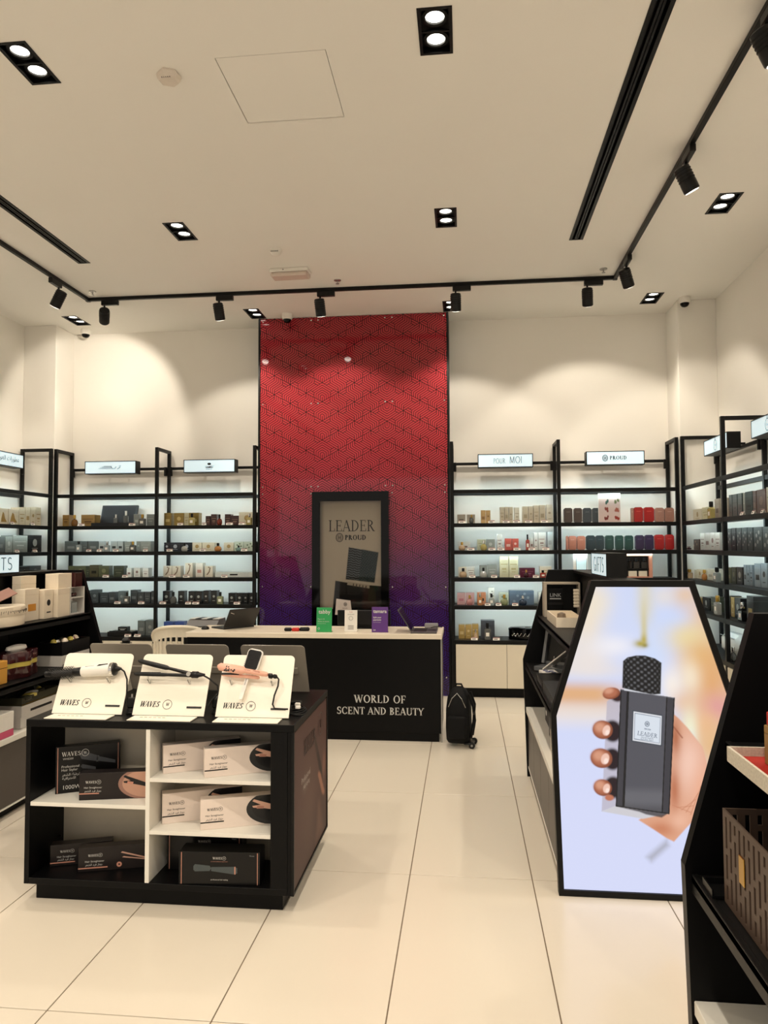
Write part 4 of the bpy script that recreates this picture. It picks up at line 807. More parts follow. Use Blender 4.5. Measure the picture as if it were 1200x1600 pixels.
def f2(o):
    text('Scan', .012, mat('rose_ink', S(190, 110, 110), .5), o, (.055, -.001, .165)); text('QUICK PAY', .008, M_INK, o, (.055, -.001, .145)); ringmb(.018, .002).build('emblem', M_INK, o, (.055, -.001, .115), FRONT)
    for k in range(4): MB().box(.03, .08, -.0012, -.0002, .02+.01*k, .024+.01*k).build('print_line', mat('grey_ink', S(120, 116, 112), .5), o)
counter_card('white standing scan-to-pay card between the green and purple ones', -1.035, 6.33, .11, .185, M_WPL, f2)
def f3(o):
    text('tamara', .030, M_WTXT, o, (.07, -.001, .165), bold=.001); text('Split your', .013, M_WTXT, o, (.012, -.001, .12), align='LEFT', bold=.0005); text('payments', .013, M_WTXT, o, (.012, -.001, .1), align='LEFT', bold=.0005); text('Shop now. Pay later.', .006, M_WTXT, o, (.012, -.001, .082), align='LEFT')
    for k in range(2): ringmb(.005, .0025).build('emblem', M_WTXT, o, (.018+.011*k, -.001, .018), FRONT)
counter_card('purple standing payment card on the counter', -.795, 6.31, .14, .215, M_PUR, f3)
t = thing('till_monitor', 'black till monitor behind the standing payment cards', 'monitor', (-.90, 6.58, CZ))
MB().cbox(-.24, .24, 0, .03, .03, .165, .006).build('screen_case', M_BPL, t); MB().cbox(-.06, .06, .03, .1, .0, .1, .004).build('stand', M_BPL, t); MB().cbox(-.1, .1, -.02, .12, 0, .008, .002).build('foot', M_BPL, t)
t = thing('card_machine', 'small red and black card reader on the counter', 'card reader', (-1.47, 6.36, CZ), .15)
MB().cbox(-.035, .03, -.03, .02, .0, .028, .006).build('red_body', M_RED, t); MB().cbox(-.10, -.036, -.025, .02, 0, .03, .008).build('black_end', M_BPL, t); MB().cbox(.031, .12, -.03, .02, .0, .032, .01).build('keypad', M_BPL, t)
t = thing('drawer_pedestal', 'low black drawer pedestal behind the white chair', 'drawers', (-3.0, 7.58, 0))
MB().cbox(0, .5, .02, .38, .02, .725, .003).build('carcass', M_BLKLAM, t); MB().box(.03, .47, .05, .35, 0, .02).build('plinth', M_BLKLAM, t)
for k in range(3): q = MB().cbox(.006, .494, 0, .019, .03+.231*k, .256+.231*k, .002).build('drawer', M_BLKLAM, t); MB().cbox(.18, .32, -.012, -.001, .14+.231*k, .152+.231*k, .002).build('handle', M_STEEL, q)
t = thing('label_printer', 'grey wedge-shaped receipt printer behind the black laptop', 'printer', (-2.79, 7.78, .726), -.05)
MB().prism_x([(-.10, 0), (.11, 0), (.15, .05), (.12, .13), (-.06, .12), (-.15, .06)], -.17, .17).build('body', mat('printer_grey', S(112, 108, 106), .45), t)
for x in (-.165, -.03, .10): MB().box(x, x+.065, -.065, .119, .1265, .131).build('top_band', M_WPL, t, None, (0, 0, 0))
for x in (-.098, .037): MB().box(x, x+.062, -.065, .119, .1265, .1305).build('paper_slot', M_BPL, t)
t = thing('desk_dial', 'small dark round gadget at the left counter corner', 'gadget', (-2.315, 6.43, CZ))
MB().lathe([(.032, 0), (.036, .006), (.03, .02), (.02, .028), (.004, .03)], 20).build('body', M_BPL, t, smooth=True); MB().lathe([(.01, .03), (.01, .034)], 12).build('knob', M_CHROME, t)
tag(MB().tube([(-.30, 6.62, CZ+.01), (-.27, 6.58, CZ+.022), (-.24, 6.62, CZ+.018), (-.205, 6.7, CZ+.006)], .004, 6).build('cable', M_RUB), 'black cable curling beside the slim laptop', 'cable')
t = thing('power_adapter', 'grey power adapter behind the slim laptop', 'adapter', (-.30, 6.70, CZ)); MB().cbox(-.06, .06, -.03, .03, 0, .04, .006).build('body', mat('adapter_grey', S(130, 128, 132), .5), t); MB().box(-.01, .01, .03, .033, .01, .03).build('socket', M_BPL, t)

# ------------------------------------------------------------------ white plastic chair behind the counter
t = thing('plastic_chair', 'white plastic armchair with slotted curved back', 'chair', (-2.80, 7.12, 0), math.radians(8))
M_CH = mat('white_chair', S(238, 228, 208), .35)
# seat at .42; tub back curves round the front (camera) side
MB().cbox(-.23, .23, -.2, .24, .40, .425, .01).build('seat', M_CH, t)
for sx in (-1, 1):
    for sy in (-.18, .22): MB().tube([(sx*.2, sy*.9, .41), (sx*.235, sy*1.15, 0)], [.024, .017], 8).build('leg', M_CH, t)
def arcp(a, r, z): return (r*1.02*math.sin(a), -r*.92*math.cos(a)+.03, z)
rim = [arcp(a, .285, .86-.19*(abs(a)/1.75)**2.2) for a in np.linspace(-1.75, 1.75, 25)]
MB().tube(rim, .017, 8).build('top_rim', M_CH, t, smooth=True)
mb = MB(); A_ = np.linspace(-1.3, 1.3, 21); rows = [(0.60, .26, 0), (.62, .262, 1)]
def band(z0f, z1f, a0, a1, n=16):
    m_ = MB()
    for a in np.linspace(a0, a1, n+1)[:-1]:
        b_ = a+(a1-a0)/n; zt0, zt1 = (.86-.19*(abs(q)/1.75)**2.2 for q in (a, b_))
        p = [arcp(a, .275, z0f(zt0)), arcp(b_, .275, z0f(zt1)), arcp(b_, .283, z1f(zt1)), arcp(a, .283, z1f(zt0))]
        q = [arcp(a, .268, z0f(zt0)), arcp(b_, .268, z0f(zt1)), arcp(b_, .275, z1f(zt1)), arcp(a, .275, z1f(zt0))]
        m_.rings([p, q])
    return m_
band(lambda z: z-.10, lambda z: z-.005, -1.3, 1.3).build('upper_back', M_CH, t); band(lambda z: .46, lambda z: .52, -1.3, 1.3).build('lower_back', M_CH, t)
for a in np.linspace(-1.2, 1.2, 13):
    zt = .86-.19*(abs(a)/1.75)**2.2-.10
    p0, p1 = arcp(a, .27, .51), arcp(a, .278, zt+.005); MB().tube([p0, p1], .011, 6).build('back_slat', M_CH, t)
for sx in (-1, 1): MB().tube([arcp(sx*1.72, .285, .675), arcp(sx*1.72, .275, .42)], .016, 8).build('arm_post', M_CH, t)

# ------------------------------------------------------------------ backpack beside the counter
t = thing('backpack', 'black wheeled backpack standing beside the counter', 'backpack', (-.055, 6.13, 0), math.radians(-8))
M_BAG = mat('black_nylon', S(6, 6, 7), .7, bump=.3, scale=200, spec=.25)
rs = []
for z, w_, d_, dy in ((.035, .085, .075, 0), (.06, .098, .095, 0), (.15, .102, .105, 0), (.30, .10, .10, 0), (.40, .088, .085, .005), (.45, .062, .06, .01), (.475, .03, .03, .015)):
    rs.append([(w_*math.copysign(abs(math.cos(a))**.55, math.cos(a)), dy+d_*math.copysign(abs(math.sin(a))**.55, math.sin(a)), z) for a in np.linspace(0, 2*PI, 28, endpoint=False)])
MB().rings(rs).build('body', M_BAG, t, smooth=True)
MB().cbox(-.075, .075, -.125, -.085, .08, .26, .02).build('front_pocket', M_BAG, t, smooth=True)
MB().tube([(-.07, -.1, .33), (-.04, -.108, .40), (0, -.09, .44), (.04, -.108, .40), (.07, -.1, .33)], .003, 6).build('zip', M_STEEL, t)
MB().tube([(-.03, .02, .47), (-.02, .02, .495), (.02, .02, .495), (.03, .02, .47)], .008, 8).build('handle', M_BAG, t)
for s in (-.05, .05): MB().tube([(.09, s, .43), (.125, s, .33), (.125, s, .2), (.105, s, .08)], .012, 6).build('strap', M_BAG, t)
for s in (-.07, .07):
    w_ = MB().lathe([(.012, -.014), (.026, -.012), (.026, .012), (.012, .014)], 18).build('wheel', M_RUB, t, (.115, s, .026), (PI/2, 0, 0), smooth=True); MB().lathe([(.009, -.016), (.009, .016)], 12).build('hub', M_STEEL, w_)
MB().cbox(.05, .125, -.085, .085, .03, .045, .006).build('wheel_bracket', M_BPL, t)

# ================================================================== GONDOLAS (angled island shelving)
GP = [(-.40, 0), (.40, 0), (.42, .82), (.235, 1.46), (-.235, 1.46), (-.42, .82)]
def gondola(label, loc, L, near_panel=True, far_panel=True, front=None, stretch=1.):
    t = thing('gondola', label, 'display shelves', loc, 0, 'black angled island gondolas')
    if near_panel: MB().prism_y(GP, 0, .035).build('end_panel', M_BLKLAM, t)
    if far_panel: MB().prism_y(GP, L-.035, L).build('end_panel', M_BLKLAM, t)
    a, b = .036, L-.036
    n = 3; seg = (b-a)/n
    for k in range(n): MB().cbox(-.025, .025, a+k*seg+.001, a+(k+1)*seg-.001, .49, 1.44, .002).build('spine_board', M_BLKLAM, t)
    MB().cbox(-.06, .06, a, b, 1.44, 1.458, .002).build('ridge_cap', M_BLK, t)
    MB().cbox(-.375, .375, a, b, .06, .45, .002).build('cabinet', M_BLKLAM, t)
    MB().box(-.34, .34, a, b, 0, .06).build('plinth', M_BLKLAM, t)
    for s in (-1, 1):
        MB().cbox(min(s*.03, s*.405), max(s*.03, s*.405), a, b, .452, .488, .002).build('base_top', M_WHITELAM, t)
        m = 4; w = (b-a)/m
        for k in range(m): MB().cbox(min(s*.376, s*.392), max(s*.376, s*.392), a+k*w+.002, a+(k+1)*w-.002, .075, .445, .001).build('cabinet_door', M_GREYLAM, t)
        MB().box(min(s*.376, s*.394), max(s*.376, s*.394), a, b, .062, .072).build('door_trim', M_WHITELAM, t)
        for z, x1 in ((.80, .405), (1.135, .315)):
            o = MB(); o.cbox(min(s*.026, s*x1), max(s*.026, s*x1), a, b, z-.02, z, .002); o.cbox(min(s*(x1-.016), s*x1), max(s*(x1-.016), s*x1), a, b, z-.045, z+.002, .002)
            o.build('shelf', M_BLK, t)
    return t
GR = gondola('black angled gondola ending in the lit hexagonal perfume screen', (.832, 3.63, 0), 1.77)
GL = gondola('black angled gondola at the left behind the hair tool kiosk', (-3.15, 3.63, 0), 1.77)
GN = gondola('black angled gondola at the right edge nearest the camera', (.972, .45, 0), 1.57)
# ---- lightbox on the near end of the right gondola
lb = MB()
HEXO = [(-.405, 0), (.405, 0), (.43, .84), (.235, 1.468), (-.235, 1.468), (-.43, .84)]
HEXI = [(-.382, .028), (.382, .028), (.405, .832), (.214, 1.438), (-.214, 1.438), (-.405, .832)]
n = 6; vs2 = []
for y in (-.05, -.002):
    vs2 += [(x, y, z) for x, z in HEXO]+[(x, y, z) for x, z in HEXI]
fs2 = []
for i in range(n):
    j = (i+1) % n
    fs2 += [(i, j, n+j, n+i), (12+j, 12+i, 18+i, 18+j), (i, 12+i, 12+j, j), (n+i, n+j, 18+j, 18+i)]
lb.add(vs2, fs2); LBOX = lb.build('lightbox_frame', M_BLK, GR)
def scr(X, Y):
    # X: 0..0.86 from left edge of gondola (world x = X+.402), Y: height
    x = X+.402; P_ = Paint(x, Y, S(206, 216, 246))
    P_.mix(ss(1.44, .3, Y)*.35, S(222, 220, 250))
    B = P_.blob
    # out-of-focus backdrop: warm window light over pale blue
    P_.mix(ss(.93, 1.10, x)*ss(.50, .72, Y)*ss(1.44, 1.30, Y)*.85, S(232, 192, 148)); P_.mix(ss(.74, .54, x)*ss(.98, 1.10, Y)*.6, S(240, 228, 208))
    P_.mix(ss(.80, .93, Y)*ss(1.02, .94, Y)*ss(.86, .60, x)*.95, S(224, 172, 120)); P_.mix(ss(.74, .84, Y)*ss(.92, .85, Y)*ss(.9, .6, x)*.6, S(242, 226, 206))
    P_.mix(ss(.98, 1.06, Y)*ss(1.12, 1.03, Y)*ss(.9, .6, x)*.55, S(240, 226, 210))
    B(.58, 1.30, .07, .16, S(240, 224, 200), .8); B(.62, 1.36, .10, .10, S(238, 226, 204), .85); B(.60, 1.10, .10, .08, S(236, 226, 220), .7); B(.76, 1.28, .10, .12, S(208, 218, 246), .7); B(.70, 1.16, .12, .06, S(246, 242, 244), .7)
    B(1.03, 1.40, .09, .07, S(226, 196, 170), .95); B(.93, 1.39, .06, .06, S(230, 222, 214), .7); B(.96, 1.29, .10, .06, S(202, 216, 250), .9); B(.88, 1.12, .07, .16, S(206, 222, 252), .75)
    B(1.04, 1.20, .12, .08, S(234, 218, 170), .95); B(1.09, 1.10, .10, .10, S(226, 182, 116), .95); B(1.13, 1.00, .10, .18, S(224, 168, 112), .95); B(1.04, 1.02, .06, .10, S(246, 232, 206), .8)
    B(.96, .98, .06, .10, S(250, 240, 228), .85); B(1.02, .90, .08, .07, S(232, 190, 154), .75); B(1.16, .88, .08, .08, S(222, 156, 156), .9); B(1.10, .80, .07, .08, S(236, 186, 142), .85)
    B(1.035, .78, .045, .11, S(240, 238, 206), .95); B(1.04, .72, .025, .06, S(222, 236, 246), .7); B(1.13, .70, .06, .12, S(228, 184, 132), .85); B(1.17, .60, .05, .10, S(234, 204, 176), .6)
    # drip
    P_.mix(np.exp(-((x-.845)/.040)**2)*ss(1.20, 1.36, Y)*.65, S(222, 210, 164)); P_.mix(np.exp(-((x-.838)/.016)**2)*ss(1.16, 1.22, Y)*ss(1.42, 1.24, Y)*.7, S(208, 192, 110))
    B(.820, 1.172, .034, .022, S(176, 160, 56), .95); B(.836, 1.19, .016, .03, S(186, 168, 66), .9); B(.840, 1.164, .016, .012, S(146, 134, 30), .85)
    # shadow streak below the wrist
    P_.poly([(.83, .19), (.92, .27), (.93, .245), (.85, .17)], S(150, 150, 158), .02, .7)
    # palm and wrist
    palm = [(.95, .86), (.985, .83), (1.026, .785), (1.091, .699), (1.117, .582), (1.105, .504), (1.075, .396), (1.016, .336), (.953, .264), (.92, .279), (.863, .316), (.796, .357), (.90, .43)]
    mk = P_.polymask(palm, .004); base = Paint(x, Y, S(222, 164, 134))
    base.blob(1.03, .62, .08, .16, S(244, 204, 186), .9); base.blob(1.08, .5, .05, .14, S(236, 176, 146), .8); base.blob(.97, .74, .03, .10, S(176, 104, 72), .9); base.blob(.96, .5, .03, .12, S(186, 112, 80), .9)
    base.blob(.90, .32, .08, .04, S(200, 126, 92), .9); base.blob(.98, .36, .05, .05, S(240, 190, 164), .7)
    for q in range(5): base.line(.95+.02*q, .43-.01*q, 1.03+.012*q, .40+.03*q, .0025, S(196, 124, 92), .5)
    base.line(.955, .80, 1.0, .74, .004, S(150, 84, 60), .7)
    P_.c = [c*(1-mk)+k*mk for c, k in zip(P_.c, base.c)]
    # glass side and base of the bottle
    P_.poly([(.662, .90), (.728, .957), (.696, .418), (.629, .391)], S(188, 182, 196), .003, .85); P_.poly([(.629, .391), (.696, .42), (.935, .392), (.816, .363)], S(206, 204, 210), .003); P_.poly([(.70, .415), (.93, .392), (.90, .372), (.83, .384), (.80, .395)], S(60, 56, 62), .004, .9)
    for cx, cy in ((.685, .775), (.682, .645), (.684, .515)): P_.ell(cx, cy-.012, .042, .05, S(38, 26, 34), .2)
    P_.ell(.71, .925, .03, .025, S(52, 30, 34), .3)
    # fingers
    for cx, cy, rx, ry, an in ((.683, .938, .040, .026, .25), (.640, .768, .046, .043, -.1), (.632, .636, .050, .045, -.2), (.636, .500, .042, .038, -.2)):
        P_.ell(cx, cy, rx, ry, S(132, 72, 50), .08, an); P_.ell(cx-.004, cy+.003, rx*.86, ry*.86, S(178, 108, 80), .35, an); P_.ell(cx-.012, cy+.012, rx*.5, ry*.5, S(212, 152, 124), .6, an)
        if ry > .03: P_.ell(cx+.017, cy-.002, rx*.36, ry*.58, S(238, 196, 178), .18, -.35); P_.ell(cx+.021, cy-.012, rx*.2, ry*.3, S(252, 226, 214), .4, -.35)
    P_.ell(.665, .455, .02, .014, S(190, 116, 88), .3)
    # bottle body
    body = [(.728, .957), (.968, .922), (.933, .391), (.696, .418)]
    P_.poly(body, S(84, 84, 92), .003); P_.mix(P_.polymask(body, .003)*ss(.52, .47, Y)*.45, S(120, 120, 126))
    P_.mix(P_.polymask(body, .003)*ss(.45, .40, Y)*.5, S(50, 50, 56))
    P_.poly([(.728, .957), (.758, .953), (.727, .415), (.696, .418)], S(64, 63, 70), .003); P_.poly([(.938, .927), (.968, .922), (.933, .391), (.905, .394)], S(62, 61, 68), .003)
    for a0, a1 in (((.762, .952), (.731, .415)), ((.935, .926), (.903, .394)), ((.757, .953), (.726, .415)), ((.728, .957), (.696, .418)), ((.968, .922), (.933, .391))): P_.line(*a0, *a1, .0032, S(28, 28, 32))
    P_.line(.696, .418, .933, .391, .003, S(26, 26, 30)); P_.line(.728, .957, .968, .922, .002, S(120, 120, 128))
    # collar
    P_.poly([(.742, .968), (.905, .944), (.905, .932), (.742, .953)], S(212, 214, 222), .002)
    # knurled cap
    cap = [(.733, .965), (.739, 1.09), (.76, 1.108), (.80, 1.117), (.84, 1.117), (.885, 1.104), (.914, 1.084), (.907, .94), (.87, .936), (.80, .95)]
    mk = P_.polymask(cap, .003); kn = Paint(x, Y, S(30, 30, 33)); v = (x-.823)/.09; ang = np.arcsin(np.clip(v, -.98, .98))
    dm = np.cos(ang*17+(Y+x*.13)*230)+np.cos(ang*17-(Y+x*.13)*230)
    kn.mix(np.clip(dm*.5-.05, 0, 1)*(.5+.5*np.cos(ang))*.75, S(120, 122, 128)); kn.mix(np.clip(-dm*.5, 0, 1)*.8, S(10, 10, 12)); kn.mix(ss(.6, 1, np.abs(v))*.5, S(20, 20, 22))
    P_.c = [c*(1-mk)+k*mk for c, k in zip(P_.c, kn.c)]
    # label
    P_.poly([(.779, .862), (.914, .842), (.907, .699), (.771, .718)], S(52, 62, 74), .002); P_.poly([(.783, .857), (.910, .838), (.903, .704), (.776, .722)], S(228, 230, 236), .002); P_.poly([(.788, .850), (.905, .832), (.898, .711), (.782, .728)], S(70, 88, 112), .0015); P_.poly([(.790, .847), (.903, .830), (.896, .713), (.784, .731)], S(216, 224, 234), .0015)
    return P_.c
def hexmask(cx, cy):
    x = cx-.43; half = np.where(cy < .832, .382+(.405-.382)*(cy-.028)/.804, .405+(.214-.405)*(cy-.832)/.606)
    return (np.abs(x) < half+.003) & (cy > .026) & (cy < 1.441)
LS = printed('screen', .86, 1.468, 380, 650, scr, attr_mat('lit_screen', .25, emit=1.0), GR, (-.43, -.038, 0), FRONT, hexmask)
proud_mark(GR, .011, .80, .013, -.0385, mat('screen_ink', S(50, 66, 90), .4, emit=.6))
sa = FRONT
M_SCI = MATS['screen_ink']
for s_, h_, z_, x_ in (('PROUD', .007, .772, .012),):
    lettering(s_, h_, M_SCI, GR, (x_, -.0385, z_), (PI/2, math.radians(8), 0))
lettering('LEADER', .019, M_SCI, GR, (.010, -.0385, .742), (PI/2, math.radians(8), 0), th=.10, tn=.05)
text('EAU DE PARFUM', .0055, M_SCI, GR, (.010, -.0385, .7325), (PI/2, math.radians(8), 0)); text('NATURAL SPRAY', .0055, M_SCI, GR, (.009, -.0385, .7245), (PI/2, math.radians(8), 0))

def gifts(label, loc, rz, L=.48):
    t = thing('gifts_sign', label, 'sign', loc, rz, 'lit GIFTS signs on the gondolas'); h, d, f = .132, .11, .006
    b = MB(); b.box(0, L, .004, d, 0, h); b.box(0, f, 0, .004, 0, h); b.box(L-f, L, 0, .004, 0, h); b.box(f, L-f, 0, .004, 0, f); b.box(f, L-f, 0, .004, h-f, h); b.build('case', M_BLK, t)
    MB().box(f, L-f, .002, .0038, f, h-f).build('face', M_SIGN, t)
    lettering('GIFTS', .085, M_INK, t, (L/2, .0015, .023), th=.08, tn=.07, serif=False, xs=.95, gap=.16)
gifts('lit GIFTS sign on the right gondola ridge', (.772, 4.62, 1.4585), -PI/2)
gifts('lit GIFTS sign at the left picture edge on the left gondola', (-3.09, 4.37, 1.4585), PI/2)

# ---- goods on the left gondola (facing +X); x positions are fronts
def gbox(label, y0, y1, xf, d, z, h, m, acc=None, style=0, name='gift_box', gr='boxed gifts on the left gondola'):
    o = carton(name, y1-y0, h, d, m, acc, style); o.location = (xf, y0, z); o.rotation_euler = (0, 0, PI/2); return tag(o, label, 'box', gr)
M_IV = mat('ivory_card', S(232, 218, 196), .4); M_GREYW = mat('grey_white_card', S(206, 202, 196), .4); M_OR = mat('orange_foil', S(206, 140, 50), .4); M_MAR = mat('maroon_lacquer', S(62, 22, 24), .18, coat=.6); M_YEL = mat('gold_band', S(196, 178, 84), .35)
M_OLV = mat('olive_box', S(52, 50, 36), .4)
gbox('tall ivory box standing at the back of the left gondola top shelf', 4.76, 4.94, -3.02, .065, 1.1375, .298, M_IV, M_GOLD, 2)
gbox('ivory box with an orange gate motif on the left gondola', 4.665, 4.83, -2.93, .07, 1.1375, .215, M_IV, M_OR, 0)
gbox('white carton with a round dark seal on the left gondola', 4.845, 4.955, -2.90, .1, 1.1375, .20, M_IV, M_INK, 1)
gbox('large white box beside the bottle stand on the left gondola', 4.965, 5.125, -2.87, .13, 1.1375, .20, M_IV)
o = gbox('white box topmost on the far left gondola stack', 5.02, 5.20, -2.90, .1, 1.338, .105, M_IV)
t = thing('bottle_stand', 'open white case with a tall glass bottle, left gondola', 'gift box', (-2.87, 5.13, 1.1375), PI/2)
b = MB(); b.box(0, .012, 0, .1, 0, .2); b.box(.19, .205, 0, .1, 0, .2); b.box(.012, .19, .088, .1, 0, .2); b.box(.012, .19, 0, .088, 0, .01); b.box(.012, .19, 0, .088, .12, .128); b.box(0, .205, 0, .1, .2, .2004); b.build('case', M_GREYW, t)
q = MB().loft([(.0102, .002), (.012, 0), (.085, 0), (.095, .02)], .075, .05, .02, .06).build('bottle', cmat('clear'), t); MB().lathe([(.016, .094), (.016, .118)], 14, .097, .045).build('cap', M_CHROME, q, smooth=True)
tb = MB()
for k in range(4): tb.lathe([(.006, .1285), (.016, .14), (.014, .152), (.004, .158)], 10, .05+.032*k, .045)
tb.build('scent_beads', M_MAR, t)
tag(carton('gift_box', .1, .105, .09, M_MAR, None), 'dark maroon box on the white bottle case, left gondola', 'box').location = (-2.88, 5.215, 1.3382); bpy.context.view_layer.update()
for o in COL.objects:
    if o.get('label', '').startswith('dark maroon box on'): o.rotation_euler = (0, 0, PI/2)
t = thing('hat_box', 'oval ivory box with a lettered band on the left gondola', 'box', (-2.945, 4.43, 1.1375))
MB().lathe([(.19, 0), (.193, .004), (.193, .062), (.19, .066)], 48, sx=.58, sy=1.).build('body', M_IV, t, smooth=True); MB().lathe([(.196, .066), (.198, .069), (.198, .118), (.19, .124), (.05, .126)], 48, sx=.58, sy=1.).build('lid', M_IV, t, smooth=True)
bn = MB()
for k in range(26):
    a = -1.15+k*.09; x, y = .199*.58*math.cos(a), .199*math.sin(a)
    ca, sn = math.cos(a+.5), math.sin(a+.5)
    bn.tube([(x, y, .085+.008*math.sin(k*2.1)), (x, y+.004, .098), (x, y+.011, .090+.006*math.cos(k*1.7))], .0018, 4)
bn.build('band_lettering', mat('brown_ink', S(96, 84, 70), .5), t)
tag(MB().cbox(0, .2, 0, .08, 0, .006, .001).build('leaflet', mat('rose_leaflet', S(150, 112, 100), .4), None, (-2.94, 4.36, 1.285), (.5, -.35, 1.2)), 'pinkish leaflet leaning on the oval box, left gondola', 'leaflet')
bpy.data.objects['leaflet'].location = (-2.93, 4.30, 1.268)
# middle shelf
t = thing('maroon_casket', 'maroon lobed casket with a gold band, left gondola', 'box', (-2.90, 4.51, .8025))
def lob(z, s=1.): return [(.095*s*(1+.12*math.cos(6*a))*math.cos(a)*1.0, .19*s*(1+.10*math.cos(6*a))*math.sin(a), z) for a in np.linspace(0, 2*PI, 60, endpoint=False)]
MB().rings([lob(0, .98), lob(.003), lob(.072)]).build('base', M_MAR, t, smooth=True); MB().rings([lob(.0725, .97), lob(.102, .97)]).build('gold_band', M_YEL, t, smooth=True); MB().rings([lob(.1025), lob(.155), lob(.163, .96)]).build('lid', M_MAR, t, smooth=True)
tag(MB().rings([[(.04*sc_*math.cos(a)*(1+.2*math.sin(3*a)), .1*sc_*math.sin(a), z) for a in np.linspace(0, 2*PI, 24, endpoint=False)] for sc_, z in ((.8, 0), (1, .012), (.9, .03), (.5, .036))]).build('ribbon_bow', M_WPL, None, (-2.90, 4.53, .966), smooth=True), 'white ribbon lying on the maroon casket', 'ribbon')
o = MB().cbox(0, .15, 0, .14, 0, .14, .003).build('gift_box', mat('orange_box', S(214, 158, 70), .4)); o.location = (-2.80, 4.14, .8025); o.rotation_euler = (0, 0, PI/2); tag(o, 'orange box cut by the left picture edge', 'box'); MB().box(-.0, .15, -.0006, .0, .095, .098).build('lid_seam', M_INK, o)
gbox('white lower box under the dark lid, far end of left gondola', 4.89, 5.27, -2.79, .19, .8025, .075, M_GREYW, M_INK, 0)
t = thing('dark_gift_lid', 'black lid holding small trinkets, far end of left gondola', 'box', (-2.79, 4.89, .878), PI/2)
b = MB(); b.box(0, .38, 0, .19, 0, .07); b.box(0, .38, 0, .006, .07, .088); b.box(0, .38, .184, .19, .07, .088); b.box(0, .006, .006, .184, .07, .088); b.box(.374, .38, .006, .184, .07, .088); b.build('lid_tray', M_BPL, t)
rn = random.Random(3)
for k in range(7): MB().lathe([(.01, .0705), (.022+.006*rn.random(), .083), (.018, .10), (.005, .108)], 12, .05+.047*k, .06+.06*rn.random()).build('trinket', [M_YEL, M_CHROME, M_IV, M_OLV][k % 4], t, smooth=True)
tag(MB().cbox(0, .012, 0, .12, 0, .02, .002).build('ribbon_strip', M_OLV, None, (-2.77, 4.87, .8025), (0, 0, .3)), 'dark olive strip lying before the white box, left gondola', 'ribbon')
# base top stack
gbox('lower white box with dark script in the left gondola base stack', 4.42, 4.86, -2.79, .24, .4905, .07, M_GREYW, M_INK, 0)
gbox('middle white box with triangle emblems in the left gondola base stack', 4.42, 4.86, -2.785, .25, .5615, .07, M_GREYW, M_INK, 0)
t = thing('olive_tray', 'open olive tray of wrapped bottles on top of the base stack', 'gift box', (-2.785, 4.42, .6325), PI/2)
b = MB(); b.box(0, .44, 0, .25, 0, .012); b.box(0, .44, 0, .008, .012, .05); b.box(0, .44, .242, .25, .012, .05); b.box(0, .008, .008, .242, .012, .05); b.box(.432, .44, .008, .242, .012, .05); b.build('tray', M_OLV, t)
MB().box(0, .44, -.001, .0, .004, .008).build('gold_edge', M_GOLD, t)
for k in range(6): MB().lathe([(.008, 0), (.018, .02), (.018, .06), (.008, .09)], 10).build('wrapped_bottle', [M_OLV, M_YEL, M_GREYW][k % 3], t, (.05+.06*k, .05+.02*(k % 3), .031), (PI/2.2, 0, .5*k), smooth=True).location.z = .036
o = gbox('white box on a pink one at the left edge of the gondola base', 4.10, 4.285, -2.75, .18, .5325, .105, M_WPL); o = gbox('pink box under a white one on the left gondola base', 4.10, 4.285, -2.75, .18, .4905, .04, mat('pink_card', S(206, 84, 120), .45))

# ---- goods on the right gondola, left side (facing -X)
def rbox(label, y1, y0, xf, d, z, h, m, acc=None, style=0, name='gift_box', cat='box', rz=0.):
    o = carton(name, y1-y0, h, d, m, acc, style); o.location = (xf, y1, z); o.rotation_euler = (0, 0, -PI/2+rz); return tag(o, label, cat, 'gift sets on the right gondola')
t = thing('open_gift_box', 'open stone-coloured box framing a black box, right gondola', 'gift box', (.55, 5.22, 1.1375), 0)
M_STONE = mat('stone_card', S(168, 156, 140), .5)
b = MB(); b.box(0, .018, 0, .12, 0, .238); b.box(.018, .245, 0, .12, .226, .238); b.box(.233, .245, 0, .12, 0, .226); b.box(.018, .233, 0, .12, 0, .014); b.box(.018, .233, .11, .12, .014, .226); b.build('case', M_STONE, t)
MB().box(.0185, .2325, .104, .1095, .0145, .2255).build('lining', M_BPL, t)
cs = thing('fragrance_box', 'black upright box with silver lettering in the open stone case', 'box', (.575, 5.225, 1.152), 0)
MB().cbox(0, .105, .0, .085, 0, .185, .002).build('carton', M_BLKLAM, cs); MB().box(0, .105, -.0008, 0, .07, .085).build('ribbon', M_BPL, cs)
text('LINK', .026, mat('silver_ink', S(150, 150, 150), .4), cs, (.052, -.001, .125)); MB().box(.014, .09, -.001, 0, .108, .116).build('print_line', MATS['silver_ink'], cs)
t = thing('jewel_strip', 'pale studded strip standing before the open stone box', 'strip', (.735, 5.12, 1.1375), 0)
for k in range(6): MB().cbox(0, .038, 0, .01, .075+.021*k, .094+.021*k, .004).build('stud', M_IV, t)
MB().box(.015, .023, .01, .014, 0, .2).build('backing', M_BPL, t)
t = thing('shelf_tray', 'long white open tray on the right gondola top shelf', 'tray', (.55, 5.06, 1.1375), -PI/2)
b = MB(); b.box(0, .5, 0, .16, 0, .008); b.box(0, .5, 0, .006, .008, .06); b.box(0, .5, .154, .16, .008, .06); b.box(0, .006, .006, .154, .008, .06); b.box(.494, .5, .006, .154, .008, .06); b.build('tray', M_IV, t)
MB().lathe([(.015, .0085), (.03, .02), (.026, .05), (.008, .058)], 12, .12, .08).build('wrapped_soap', mat('taupe_wrap', S(120, 106, 92), .5), t, smooth=True)
